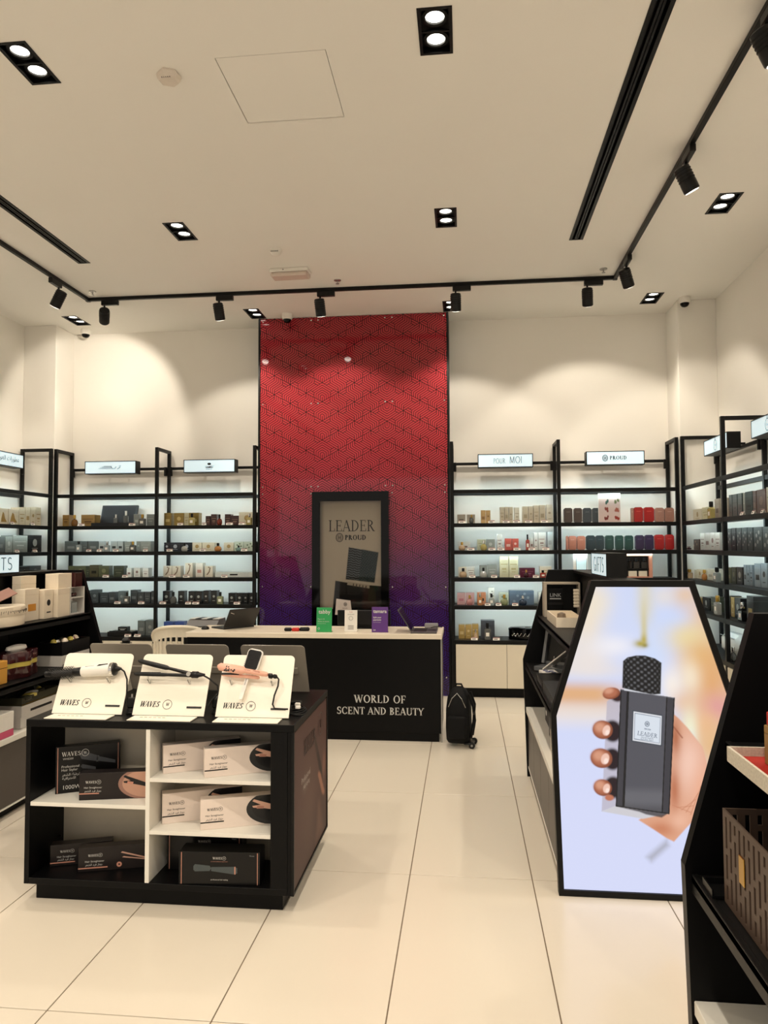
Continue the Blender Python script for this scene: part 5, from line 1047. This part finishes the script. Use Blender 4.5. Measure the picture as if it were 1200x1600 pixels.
# waist shelf: leaning grey gift cases
M_GUN = mat('gunmetal_card', S(98, 100, 102), .35, coat=.3)
t = thing('tilted_gift_case', 'grey gift case propped open on the right gondola waist shelf', 'gift box', (.455, 5.02, .8025), -.62)
MB().cbox(0, .24, 0, .14, 0, .03, .003).build('tray', M_GUN, t); fr = MB(); fr.box(0, .24, 0, .012, 0, .22); fr.box(0, .02, -.03, 0, 0, .22); fr.box(.22, .24, -.03, 0, 0, .22); fr.box(.02, .22, -.03, 0, .2, .22); fr.build('lid', M_GUN, t, (0, .128, .032), (-.30, 0, 0))
MB().box(.02, .22, -.004, -.0005, .02, .2).build('lid_lining', M_BPL, t, (0, .128, .032), (-.30, 0, 0))
q = MB().lathe([(.014, .031), (.018, .035), (.018, .07), (.006, .08), (.006, .10)], 14, .12, .06).build('glass_vial', M_CHROME, t, smooth=True)
tag(MB().cbox(0, .24, 0, .09, 0, .008, .002).build('price_card', M_WPL, None, (.46, 4.78, .935), (.1, -.6, -.9)), 'white card leaning over the grey gift case', 'card')
bpy.data.objects['price_card'].location = (.48, 4.70, .86)
rbox('low black box with grey panels on the right gondola waist shelf', 4.66, 4.34, .44, .2, .8025, .045, M_BPL, M_GUN, 0)
t = thing('patterned_card', 'blue and white patterned card between the black gift boxes', 'card', (.47, 4.84, .8025), -PI/2+.15)
MB().cbox(0, .14, 0, .1, 0, .035, .002).build('card', M_WPL, t)
for k in range(4): MB().lathe([(.018, .0352), (.016, .0368)], 8, .03+.028*k, .035+.03*(k % 2)).build('blue_motif', mat('blue_ink', S(60, 72, 120), .5), t)
rbox('long dark patterned box at the near end of the right gondola waist shelf', 4.32, 3.75, .44, .2, .8025, .06, mat('gunmetal_dark', S(54, 55, 58), .4), M_GUN, 6)
# base top: tall black boxes
rbox('tall black box with a white brick pattern on the right gondola base', 4.98, 4.62, .52, .12, .4905, .26, M_BLKLAM, M_WPL, 6)
rbox('black box nearest the lit screen on the right gondola base', 4.58, 4.33, .50, .12, .4905, .20, M_BPL)
rbox('cream narrow box at the near end of the right gondola base', 4.28, 3.85, .475, .1, .4905, .11, M_IV, M_YEL, 5)

# ---- goods on the near right gondola, left side
t = thing('speckled_tray', 'speckled white tray with red lining at the right edge', 'tray', (.60, 1.80, 1.1375), -PI/2)
M_SPK = mat('speckled_paper', S(206, 198, 182), .6, var=.35, scale=180); M_REDL = mat('red_lining', S(176, 36, 26), .5)
b = MB(); b.box(0, .42, 0, .24, 0, .012); b.box(0, .42, 0, .006, .012, .034); b.box(0, .42, .234, .24, .012, .034); b.box(0, .006, .006, .234, .012, .034); b.box(.414, .42, .006, .234, .012, .034); b.build('tray', M_SPK, t); MB().box(.006, .414, .006, .234, .0121, .0135).build('lining', M_REDL, t)
rn2 = tag(carton('gift_box', .26, .085, .13, mat('kraft_gold', S(150, 118, 66), .45), None), 'kraft gold box with a red lid in the speckled tray', 'box'); rn2.location = (.66, 1.74, 1.1515); rn2.rotation_euler = (0, 0, -PI/2)
MB().cbox(.004, .256, .004, .126, .0855, .115, .002).build('red_lid', M_REDL, rn2)
t = thing('slotted_basket', 'brown slotted basket with a gold plate at the right edge', 'basket', (.60, 1.84, .8025), -PI/2)
M_BRN = mat('brown_plastic', S(84, 68, 58), .45)
bw, bd, bh = .44, .26, .215
def slotwall(x0, x1, yy, axis):
    m_ = MB(); n_ = int((x1-x0)/.026); p_ = (x1-x0)/n_
    def bar(a0, a1, z0, z1):
        if axis == 'x': m_.box(a0, a1, yy, yy+.004, z0, z1)
        else: m_.box(yy, yy+.004, a0, a1, z0, z1)
    bar(x0, x1, 0, .012); bar(x0, x1, bh-.014, bh)
    for k in range(n_):
        a0 = x0+k*p_; bar(a0, a0+p_*.62, .012, bh-.014)
        st = .05*(k % 3)
        for z in (.045+st*.5, .115+st*.5): bar(a0+p_*.62, a0+p_, z, z+.014)
    return m_
slotwall(0, bw, 0, 'x').build('side_wall', M_BRN, t); slotwall(0, bw, bd-.004, 'x').build('side_wall', M_BRN, t); slotwall(.004, bd-.004, 0, 'y').build('side_wall', M_BRN, t); slotwall(.004, bd-.004, bw-.004, 'y').build('side_wall', M_BRN, t)
MB().box(.004, bw-.004, .004, bd-.004, 0, .006).build('bottom', M_BRN, t); MB().cbox(.105, .135, -.003, .0, .09, .15, .001).build('gold_plate', M_GOLD, t)
o = tag(carton('gift_box', .2, .17, .1, mat('cobalt_card', S(40, 60, 130), .4)), 'blue box standing inside the brown slotted basket', 'box'); o.location = (.68, 1.66, .8095); o.rotation_euler = (0, 0, -PI/2)
t = thing('flat_tray', 'flat dark tray under the slotted basket end', 'tray', (.575, 1.92, .8025), -PI/2)
b = MB(); b.box(0, .07, 0, .3, 0, .006); b.box(0, .004, 0, .3, .006, .02); b.box(.004, .07, 0, .004, .006, .02); b.build('tray', M_BPL, t)
t = thing('bowl_set', 'smoky glass bowl low at the right picture edge', 'bowl', (.70, 1.40, .4905)); MB().lathe([(.03, 0), (.07, .01), (.085, .05), (.09, .07), (.084, .07), (.07, .02), (.01, .012)], 24, cap=True).build('bowl', cmat('smoke'), t, smooth=True); MB().lathe([(.04, .0705), (.03, .09), (.008, .10)], 16).build('lid_knob', M_CHROME, t, smooth=True)

# ================================================================== HAIR TOOL KIOSK
KX0, KX1, KY0, KY1, KZ = -2.043, -.766, 3.28, 4.10, .833
t = thing('display_kiosk', 'low black kiosk with white shelves showing hair tools', 'display table', (KX0, KY0, 0)); w = KX1-KX0; d = KY1-KY0
MB().cbox(0, w, 0, d, KZ-.034, KZ, .002).build('top', M_BLKLAM, t)
MB().cbox(0, .024, .002, d, .08, KZ-.034, .001).build('side_panel', M_BLKLAM, t)
MB().cbox(w-.03, w-.012, .002, d, .08, KZ-.034, .001).build('side_panel', M_BLKLAM, t); MB().cbox(w-.108, w-.031, .002, .022, .108, KZ-.034, .001).build('face_stile', M_BLKLAM, t)
MB().cbox(.024, w-.031, .002, d-.002, .08, .108, .001).build('bottom_board', M_BLKLAM, t)
M_KBACK = mat('grey_white_laminate', S(190, 182, 166), .5)
MB().box(.024, w-.031, .30, .318, .108, KZ-.034).build('back_board', M_KBACK, t)
MB().box(.024, w-.031, d-.02, d-.002, .108, KZ-.034).build('rear_board', M_BLKLAM, t)
xd = .583
MB().cbox(xd, xd+.02, .003, .30, .108, KZ-.034, .001).build('divider', M_WHITELAM, t)
MB().cbox(.025, xd, .004, .299, .435, .453, .001).build('shelf', M_WHITELAM, t)
for z in (.578, .342): MB().cbox(xd+.02, w-.032, .0225, .299, z-.017, z, .001).build('shelf', M_WHITELAM, t); MB().cbox(xd+.02, w-.1085, .004, .022, z-.017, z, .001).build('shelf_edge', M_WHITELAM, t)
MB().cbox(.04, w-.06, .04, d-.04, 0, .08, .001).build('plinth', M_BLKLAM, t)
for z in (.78, .52, .20): MB().lathe([(.006, 0), (.006, .012)], 10).build('shelf_peg', M_BPL, t, (.024, .26, z), (0, PI/2, 0))
# poster on the right flank
fr = MB(); L_ = d
MB().cbox(w-.012, w, .0, .014, .08, KZ-.034, .001).build('poster_frame', M_BLK, t); MB().cbox(w-.012, w, d-.014, d, .08, KZ-.034, .001).build('poster_frame', M_BLK, t); MB().cbox(w-.012, w, .014, d-.014, .08, .092, .001).build('poster_frame', M_BLK, t)
def side_print(X, Y):
    p = Paint(X, Y, S(92, 70, 66)); H_ = .70
    p.mix(ss(.0, .79, X)*.25, S(112, 78, 72)); p.mix(ss(.35, 0, Y)*.7, S(88, 74, 68)); p.blob(.35, .30, .2, .3, S(110, 88, 80), .6); p.blob(.6, .12, .2, .15, S(80, 60, 56), .6)
    # styler and the hand holding it
    p.poly([(.42, .60), (.45, .61), (.66, .36), (.70, .24), (.66, .23), (.60, .35)], S(48, 40, 38), .012, .9); p.poly([(.42, .60), (.44, .61), (.55, .47), (.52, .46)], S(76, 60, 56), .01, .8)
    for q in range(4): p.ell(.60+.03*q, .27-.035*q+.06, .05, .018, S(166, 118, 98), .4, -.5)
    p.blob(.72, .36, .05, .07, S(150, 104, 88), .8); p.poly([(.5, .02), (.56, .2), (.60, .2), (.7, .02)], S(128, 98, 86), .05, .6)
    p.blob(.25, .40, .06, .04, S(140, 128, 122), .5)
    return p.c
sp_ = printed('poster', d-.028, .70, 90, 80, side_print, attr_mat('matte_print', .55), t, (w-.005, .014, .092), LEFTF)
lettering('WAVES', .075, mat('poster_ink', S(58, 40, 38), .4), sp_, (.20, .54, .001), (0, 0, 0), shear=.25, align='L', xs=.8); ringmb(.06, .006).build('emblem', MATS['poster_ink'], sp_, (.62, .60, .001))
lettering('W', .04, MATS['poster_ink'], sp_, (.62, .58, .001), (0, 0, 0), xs=.7)
text('Professional', .03, mat('pale_ink', S(170, 158, 150), .4), sp_, (.26, .42, .001), (0, 0, 0)); text('Hair styling', .022, MATS['pale_ink'], sp_, (.27, .385, .001), (0, 0, 0))

# ---- boxed hair tools on the kiosk shelves
M_BOXB = mat('black_box_print', S(10, 9, 9), .35, coat=.1, spec=.3); M_BOXP = mat('blush_box_print', S(238, 222, 210), .35, coat=.2); M_BOXD = mat('dark_brown_box', S(32, 26, 25), .35, coat=.1, spec=.3)
M_ROSE = mat('rose_gold_print', S(196, 138, 118), .35); M_DKE = mat('dark_oval_print', S(38, 38, 38), .35)
AR1 = arabic('جهاز فرد الشعر'); AR2 = arabic('فرشاة الشعر'); AR3 = arabic('الاحترافية')
def tool_box(label, loc, yaw, w, h, d, body, kind):
    t = thing('hair_tool_box', label, 'box', loc, math.radians(yaw), 'boxed hair tools in the kiosk')
    MB().loft([(0, .0006), (.0012, 0), (h-.0012, 0), (h, .0006)], w, d, ch=.001).build('carton', body, t)
    y = -.0006; ink = M_INK if kind == 'blush' else M_WTXT
    def pr(poly, m, name='front_print', yy=y): MB().prism_y(poly, yy, .0002).build(name, m, t)
    def logo(x, z, hh, m=ink):
        lettering('WAVES', hh, m, t, (x, y, z), th=.18, tn=.07, shear=.0, xs=.95, gap=.08, align='L', thick=.0006); ringmb(hh*.85, hh*.1).build('emblem', m, t, (x+hh*5.2, y, z+hh*.5), FRONT); lettering('W', hh*.6, m, t, (x+hh*5.2, y, z+hh*.2), thick=.0006)
    if kind == 'styler':
        logo(.028, h-.045, .020); text('WH5200', .009, ink, t, (.032, y, h-.062), align='LEFT'); text('Professional', .012, ink, t, (.026, y, h-.10), align='LEFT'); text('Hair Styler', .012, ink, t, (.026, y, h-.116), align='LEFT')
        text(AR2, .012, ink, t, (.03, y, h-.138), align='LEFT'); text(AR3, .012, ink, t, (.03, y, h-.155), align='LEFT'); text('1000W', .02, ink, t, (.03, y, .018), align='LEFT')
        g = mat('grey_print', S(70, 72, 76), .4)
        for (x0, z0, x1, z1, r0, r1) in ((.115, .175, .19, .15, .020, .014), (.19, .15, .27, .128, .012, .007), (.12, .12, .18, .105, .010, .006)):
            pr([(x0, z0+r0), (x0-.008, z0), (x0, z0-r0), (x1, z1-r1), (x1, z1+r1)], g)
        pr([(.186, .165), (.194, .163), (.190, .135), (.182, .137)], mat('silver_print', S(150, 150, 150), .4)); pr([(.008, .003), (.011, .003), (.011, h-.003), (.008, h-.003)], M_ROSE); pr([(w-.011, .003), (w-.008, .003), (w-.008, h-.003), (w-.011, h-.003)], M_ROSE)
    elif kind in ('blush', 'brown'):
        logo(.03, h*.62, .0115); text('Hair Straightener', .0085, ink, t, (.022, y, h*.43), align='LEFT'); text(AR1, .0095, ink, t, (.024, y, h*.30), align='LEFT')
        pr([(.0, h*.22), (w*.27, h*.22), (w*.27, h*.26), (.0, h*.26)], ink if kind == 'blush' else M_ROSE)
        cx = w*.93; rx, rz = w*.40, h*.60
        def oval(s): return [(x, z) for x, z in ((min(w-.0005, cx+rx*s*math.cos(a)), min(h-.0005, max(.0005, h*.56+rz*s*math.sin(a)))) for a in np.linspace(0, 2*PI, 40, endpoint=False))]
        pr(oval(1), M_DKE if kind == 'blush' else mat('mauve_oval', S(150, 112, 98), .35), 'oval_print', -.0008); 
        if kind == 'blush': pr(oval(.82), mat('charcoal_oval', S(22, 22, 23), .3), 'oval_print', -.001)
        else: pr(oval(.86), mat('blush_oval', S(190, 146, 124), .35), 'oval_print', -.001)
        tm = mat('pink_tool_print', S(224, 176, 152), .4) if kind == 'blush' else M_INK
        pr([(w*.60, h*.82), (w*.62, h*.88), (w*.80, h*.70), (w*.97, h*.52), (w*.97, h*.40), (w*.82, h*.50), (w*.72, h*.56), (w*.61, h*.60), (w*.60, h*.66), (w*.70, h*.68)], tm, 'tool_print', -.0014)
        pr([(w*.66, h*.66), (w*.74, h*.62), (w*.73, h*.54), (w*.65, h*.56)], M_ROSE, 'tool_print', -.0017)
    elif kind == 'dark':
        logo(.045, h*.62, .0105); text('Hair Straightener', .009, ink, t, (.03, y, h*.38), align='LEFT'); text(AR1, .0095, ink, t, (.032, y, h*.24), align='LEFT'); pr([(0, h*.12), (w*.40, h*.12), (w*.40, h*.17), (0, h*.17)], M_ROSE)
        pr([(w*.58, h*.70), (w*.60, h*.75), (w*.96, h*.42), (w*.96, h*.36)], mat('rose_tool', S(206, 160, 140), .3)); pr([(w*.60, h*.50), (w*.62, h*.54), (w*.96, h*.36), (w*.96, h*.32)], MATS['rose_tool'])
        ringmb(.012, .008).build('seal', M_ROSE, t, (w*.56, y, h*.22), FRONT)
    elif kind == 'dryer':
        for x in (.010, w-.013): pr([(x, .002), (x+.003, .002), (x+.003, h-.002), (x, h-.002)], M_ROSE)
        logo(w*.42, h*.78, .010); text('powerful professional dryer brush', .004, M_ROSE, t, (w*.5, y, h*.70))
        g = mat('teal_grey_print', S(70, 78, 80), .4)
        pr([(w*.18, h*.56), (w*.20, h*.62), (w*.38, h*.58), (w*.40, h*.5), (w*.38, h*.42), (w*.20, h*.40), (w*.18, h*.45)], g); pr([(w*.40, h*.54), (w*.68, h*.56), (w*.72, h*.52), (w*.72, h*.36), (w*.68, h*.33), (w*.40, h*.42)], g)
        pr([(w*.685, h*.56), (w*.70, h*.56), (w*.70, h*.33), (w*.685, h*.33)], M_ROSE, 'front_print', -.0009); text('professional hair styling', .006, ink, t, (w*.5, y, h*.14)); text('Waves', .006, mat('silver_print', S(150, 150, 150), .4), t, (w*.9, y, h*.88))
    return t
tool_box('tall black hair styler box marked 1000W in the kiosk', (-1.958, 3.390, .4535), 27.5, .292, .22, .05, M_BOXB, 'styler')
tool_box('dark brown straightener box before the tall 1000W box', (-1.800, 3.320, .4535), 12.3, .335, .124, .06, M_BOXD, 'brown')
tool_box('blush straightener box at the back of the upper right shelf', (-1.403, 3.347, .5785), 28, .36, .13, .055, M_BOXP, 'blush')
tool_box('blush straightener box in front on the upper right shelf', (-1.190, 3.308, .5785), 25, .385, .13, .055, M_BOXP, 'blush')
tool_box('blush straightener box at the back of the lower right shelf', (-1.412, 3.362, .3425), 24.5, .37, .138, .055, M_BOXP, 'blush')
tool_box('blush straightener box in front on the lower right shelf', (-1.208, 3.308, .3425), 20.7, .39, .135, .055, M_BOXP, 'blush')
tool_box('black dryer brush box behind, bottom right of the kiosk', (-1.415, 3.43, .1085), 2, .36, .165, .09, M_BOXB, 'dryer')
tool_box('black dryer brush box in front, bottom right of the kiosk', (-1.300, 3.288, .1085), 3, .372, .145, .10, M_BOXB, 'dryer')
tool_box('dark straightener box behind, bottom left of the kiosk', (-1.985, 3.402, .1085), 19, .28, .098, .055, M_BOXD, 'dark')
tool_box('dark straightener box in front, bottom left of the kiosk', (-1.818, 3.355, .1085), 16.6, .33, .11, .055, M_BOXD, 'dark')

# ---- slanted acrylic stands on the kiosk top
LEAN = math.radians(63.5); SW, SHH = .352, .30
def rpoly(w, h, r):
    p = [(0, 0), (w, 0)]
    for cx, a0 in ((w-r, 0), (r, PI/2)): p += [(cx+r*math.cos(a0+k*PI/12), h-r+r*math.sin(a0+k*PI/12)) for k in range(7)]
    return p
def stand(label, x, y, back=False):
    t = thing('acrylic_stand', label, 'display stand', (x, y, KZ+.001), PI if back else 0, 'slanted tool stands on the kiosk')
    m = M_SHADEACR if back else M_CREAMACR
    p = MB().prism_z(rpoly(SW, SHH, .022), -.004, 0).build('panel', m, t, (0, 0, .004), (LEAN, 0, 0))
    if not back:
        MB().cbox(.02, .325, -.10, -.012, 0, .005, .001).build('foot', m, t)
        for k in range(6): MB().box(.06+.022*k, .074+.022*k, -.05, -.043, .005, .0055).build('foot_reflection', mat('painted_reflection', S(150, 136, 116), .4), t)  # mirrored panel lettering, a reflection painted onto the foot
        lettering('WAVES', .026, M_INK, p, (.028, .040, .0003), (0, 0, 0), th=.2, tn=.06, shear=.3, xs=.86, gap=.04, align='L'); ringmb(.023, .002, ry=.023).build('emblem', M_INK, p, (.165, .052, .0003)); lettering('W', .014, M_INK, p, (.165, .046, .0003), (0, 0, 0), shear=.2)
        MB().cbox(.262, .335, .036, .045, .0002, .003, .001).build('cable_slot', M_BPL, p)
        for hx in (.055, .255): MB().prism_x([(.150, 0), (.165, 0), (.166, .030), (.176, .036), (.174, .040), (.160, .034)], hx, hx+.006).build('hook', M_CLEAR, p)
    else:
        MB().cbox(.02, .33, -.072, -.012, 0, .005, .001).build('foot', m, t); MB().cbox(.05, .3, .12, .16, -.012, -.0045, .002).build('back_rib', M_SHADEACR, p)
    MB().prism_x([(0.01, 0), (.10, 0), (.06, .10)], .16, .166).build('back_strut', M_CREAMACR, t)
    return t
stand('cream slanted stand holding the round brush styler', -1.983, 3.39)
stand('cream slanted stand holding the black straightener', -1.578, 3.39)
stand('cream slanted stand holding the pink straightener', -1.170, 3.39)
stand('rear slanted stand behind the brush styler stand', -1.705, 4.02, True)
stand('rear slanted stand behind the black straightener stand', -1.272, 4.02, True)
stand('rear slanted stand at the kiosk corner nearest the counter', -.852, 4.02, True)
def tool(name, label, cat, x):
    t = thing(name, label, cat, (x, 3.39, KZ+.005)); t.rotation_euler = (LEAN, 0, 0); return t
# lathe along local x helper
def barrel(prof, parent, name, m, c, ang=0., n=18, flat=1.):
    return MB().lathe([(r, z) for z, r in prof], n, sy=flat).build(name, m, parent, c, (0, PI/2, ang) if True else None, smooth=True)
t = tool('hair_styler', 'white and black round brush hair styler on its stand', 'hair styler', -1.983)
ax = thing('x', 'x', 'x'); bpy.data.objects.remove(ax)
ang = .09; ca, sa_ = math.cos(ang), math.sin(ang)
def axp(s, off=0.): return (-.055+s*ca-off*sa_, .180+s*sa_+off*ca, .034)
def along(prof, name, m, par, n=18, flat=1.):
    mb = MB(); pts = [(s, r) for s, r in prof]
    mb.rings([[(axp(s)[0]-sa_*r*math.cos(a), axp(s)[1]+ca*r*math.cos(a), .034+r*flat*math.sin(a)) for a in np.linspace(0, 2*PI, n, endpoint=False)] for s, r in pts])
    return mb.build(name, m, par, smooth=True)
along([(-.012, .006), (-.008, .013), (.02, .015), (.03, .0155)], 'tip', M_BPL, t)
along([(.03, .0165), (.135, .0175)], 'barrel', mat('barrel_grey', S(46, 44, 44), .5), t)
bm_ = MB(); rr = random.Random(5)
for i in range(20):
    for k in range(14):
        s = .012+i*.0063; a = 2*PI*(k+.5*(i % 2))/14; p0 = axp(s); c, sn = math.cos(a), math.sin(a)
        q0 = (p0[0]-sa_*.016*c, p0[1]+ca*.016*c, .034+.016*sn); q1 = (p0[0]-sa_*.031*c, p0[1]+ca*.031*c, .034+.031*sn); bm_.tube([q0, q1], .0009, 3)
br = bm_.build('bristles', M_RUB, t); br['kind'] = 'stuff'
along([(.135, .019), (.14, .021), (.172, .022), (.178, .02)], 'collar', M_BPL, t)
along([(.178, .024), (.185, .027), (.26, .029), (.318, .032), (.322, .030)], 'handle', M_WPL, t)
along([(.322, .032), (.324, .034), (.336, .034), (.338, .032)], 'chrome_ring', M_CHROME, t); along([(.338, .031), (.346, .030), (.352, .016), (.37, .007), (.375, .005)], 'end_cap', M_BPL, t)
mb = MB(); mb.prism_z([axp(.20, .010)[:2], axp(.245, .012)[:2], axp(.245, .018)[:2], axp(.20, .017)[:2]], .055, .0565); mb.prism_z([axp(.26, .013)[:2], axp(.315, .014)[:2], axp(.315, .022)[:2], axp(.27, .021)[:2]], .057, .0605); mb.build('control_panel', M_BPL, t)
MB().tube([axp(.372), (.335, .20, .03), (.352, .165, .02), (.358, .12, .012), (.36, .08, .0), (.352, .05, -.01)], .004, 7).build('power_cord', M_RUB, t, smooth=True)
t = tool('hair_straightener', 'black open hair straightener on its stand', 'hair straightener', -1.578)
def arm(p0, p1, w0, w1, z, th, m, name, par):
    d_ = Vector((p1[0]-p0[0], p1[1]-p0[1], 0)); L = d_.length; d_.normalize(); n_ = Vector((-d_.y, d_.x, 0)); mb = MB(); rs = []
    for f, ww in ((0, w0*.4), (.04, w0*.9), (.3, w0), (.5, w0*.95), (.55, w1*.85), (.9, w1), (.97, w1*.9), (1, w1*.5)):
        c = Vector((p0[0], p0[1], z))+d_*L*f; rs.append([tuple(c+n_*ww*math.cos(a)+Vector((0, 0, th*math.sin(a)))) for a in np.linspace(0, 2*PI, 12, endpoint=False)])
    mb.rings(rs); return mb.build(name, m, par, smooth=True)
arm((-.004, .252), (.29, .187), .0125, .009, .04, .009, M_BPL, 'upper_arm', t); arm((-.012, .186), (.29, .183), .0095, .009, .04, .009, M_BPL, 'lower_arm', t)
MB().cbox(.02, .12, .191, .196, .036, .045, .001).build('heating_plate', M_DKE, t); MB().lathe([(.011, .030), (.011, .052)], 14, .262, .187).build('hinge', M_CHROME, t, smooth=True)
mb = MB(); mb.rings([[(x, .187+r*math.cos(a), .04+r*.8*math.sin(a)) for a in np.linspace(0, 2*PI, 14, endpoint=False)] for x, r in ((.272, .012), (.278, .017), (.305, .017), (.312, .012), (.34, .006))]); mb.build('cord_end', M_BPL, t, smooth=True)
MB().tube([(.33, .186, .04), (.36, .172, .034), (.40, .145, .012), (.405, .11, -.005), (.37, .08, -.02), (.36, .05, -.015)], .0042, 7).build('power_cord', M_RUB, t, smooth=True)
t = tool('hair_straightener', 'pink floral hair straightener on its stand', 'hair straightener', -1.170)
M_PINK = mat('pink_gloss', S(236, 176, 152), .3, coat=.5)
arm((-.004, .225), (.245, .188), .021, .013, .056, .012, M_PINK, 'upper_arm', t); arm((.012, .193), (.2, .178), .010, .009, .036, .007, M_PINK, 'lower_arm', t); MB().cbox(.012, .10, .188, .198, .034, .046, .002).build('heating_plate', M_BPL, t)
fl = MB(); rr = random.Random(8)
for k in range(16):
    x = .03+.055*rr.random(); yy = .219-.148*(x)+rr.uniform(-.012, .010); fl.prism_z([(x+.004*math.cos(a)*rr.uniform(.5, 1.2), yy+.004*math.sin(a)) for a in np.linspace(0, 2*PI, 7, endpoint=False)], .0672, .0682)
fl.build('floral_print', M_INK, t); text('WAVES', .008, mat('dark_rose_ink', S(110, 70, 60), .4), t, (.19, .196, .0697), (0, 0, -.15)); text('Ceramic', .007, MATS['dark_rose_ink'], t, (.145, .203, .0695), (0, 0, -.15))
mb = MB(); mb.rings([[(x, .1855-(x-.25)*.1+r*math.cos(a), .046+r*math.sin(a)) for a in np.linspace(0, 2*PI, 12, endpoint=False)] for x, r in ((.246, .011), (.25, .013), (.262, .013), (.266, .008), (.27, .008), (.272, .011), (.284, .010), (.288, .005))]); mb.build('cord_end', M_BPL, t, smooth=True)
MB().tube([(.285, .182, .046), (.296, .17, .044), (.294, .14, .036), (.278, .10, .022), (.272, .06, .012), (.282, .042, .006), (.325, .041, .004), (.345, .042, .0)], .004, 7).build('power_cord', M_RUB, t, smooth=True)
t = tool('paddle_brush', 'white handled paddle brush tucked behind the pink straightener', 'hairbrush', -1.170)
u_ = Vector((.045, .235, 0)).normalized(); v_ = Vector((u_.y, -u_.x, 0)); o_ = Vector((.118, .075, .024))
def bp(s, q, z=0.): c = o_+u_*s+v_*q; return (c.x, c.y, c.z+z)
hd = [(.006, .013), (-.006, .012)]
mb = MB(); outl = [(0, .006), (.01, .009), (.10, .0085), (.13, .012), (.145, .030), (.155, .036), (.235, .038), (.245, .033), (.250, .02)]
mb.rings([[bp(s, -q, z)[:3] for s, q in outl]+[bp(s, q, z)[:3] for s, q in reversed(outl)] for z in (-.006, .006)]); mb.build('handle', M_WPL, t)
mb = MB(); pad = [(.150, .026), (.158, .031), (.234, .033), (.242, .027)]
mb.rings([[bp(s, -q, z) for s, q in pad]+[bp(s, q, z) for s, q in reversed(pad)] for z in (.0062, .010)]); mb.build('cushion', M_RUB, t)
mb = MB()
for i in range(11):
    for k in range(8): p0 = bp(.156+.0082*i, -.027+.0077*k, .010); p1 = bp(.156+.0082*i+.002, -.027+.0077*k-.004, .024); mb.tube([p0, p1], .0009, 3)
q = mb.build('bristles', M_RUB, t); q['kind'] = 'stuff'
mb = MB()
for i in range(12): mb.lathe([(.001, 0), (.0016, .001), (.001, .002)], 5)
text('WAVES', .007, M_INK, t, bp(.085, .002, .0065), (0, 0, 1.38))
# upright round brush and clutter behind the stands
t = thing('round_hairbrush', 'black round hairbrush standing behind the left rear stand', 'hairbrush', (-1.93, 4.06, KZ+.0065))
MB().lathe([(.014, 0), (.016, .01), (.011, .06), (.010, .14), (.014, .155)], 16).build('handle', M_BPL, t, smooth=True); MB().lathe([(.020, .155), (.021, .25), (.024, .262), (.016, .275), (.004, .28)], 18).build('barrel', M_BPL, t, smooth=True)
mb = MB()
for i in range(13):
    for k in range(16): a = 2*PI*(k+.5*(i % 2))/16; z = .162+.0072*i; mb.tube([(.02*math.cos(a), .02*math.sin(a), z), (.034*math.cos(a), .034*math.sin(a), z)], .0008, 3)
q = mb.build('bristles', M_RUB, t); q['kind'] = 'stuff'
def coil(label, x, y, n=3, r=.03):
    t = thing('cable_coil', label, 'cable', (x, y, KZ+.001)); mb = MB()
    for k in range(n):
        rr = r*(1-.12*k); mb.tube([(rr*math.cos(a)*1.2, rr*math.sin(a), .0045+.008*k+.003*math.sin(3*a)) for a in np.linspace(0, 2*PI, 22)], .004, 6)
    mb.build('loops', M_RUB, t, smooth=True)
    MB().cbox(-.022, .022, -.014, .014, .028, .075, .004).build('plug', M_BPL, t); MB().box(-.004, .004, -.004, .004, .0755, .092).build('plug_pin', M_STEEL, t)
coil('coiled black cord beside the brush styler stand', -1.600, 3.44, 3, .024); coil('coiled black cord beside the black straightener stand', -1.19, 3.475, 3, .02)
t = thing('cable_coil', 'coiled black cord with white tags at the kiosk corner', 'cable', (-.795, 3.52, KZ+.001)); mb = MB()
for k in range(4): mb.tube([(-.01+.045*math.cos(a)*(1-.1*k), .06*math.sin(a)*(1-.08*k), .0045+.007*k+.003*math.sin(2*a+k)) for a in np.linspace(0, 2*PI, 24)], .0038, 6)
mb.build('loops', M_RUB, t, smooth=True); MB().cbox(-.02, .005, -.02, .0, .034, .05, .003).build('cord_tag', M_WPL, t); MB().cbox(-.01, .014, -.055, -.035, .03, .043, .003).build('cord_tag', M_WPL, t); MB().cbox(-.05, .0, .02, .055, .032, .05, .004).build('plug', M_BPL, t)

# ------------------------------------------------------------------ turn the typed lettering into meshes
bpy.context.view_layer.update()
dg = bpy.context.evaluated_depsgraph_get()
done = []
for o in TEXTS:
    me = bpy.data.meshes.new_from_object(o.evaluated_get(dg)); done.append((o, me))
for o, me in done:
    n = link(o.name.split('.')[0], me, o.parent, o.location, o.rotation_euler); n.scale = o.scale
    bpy.data.objects.remove(o)
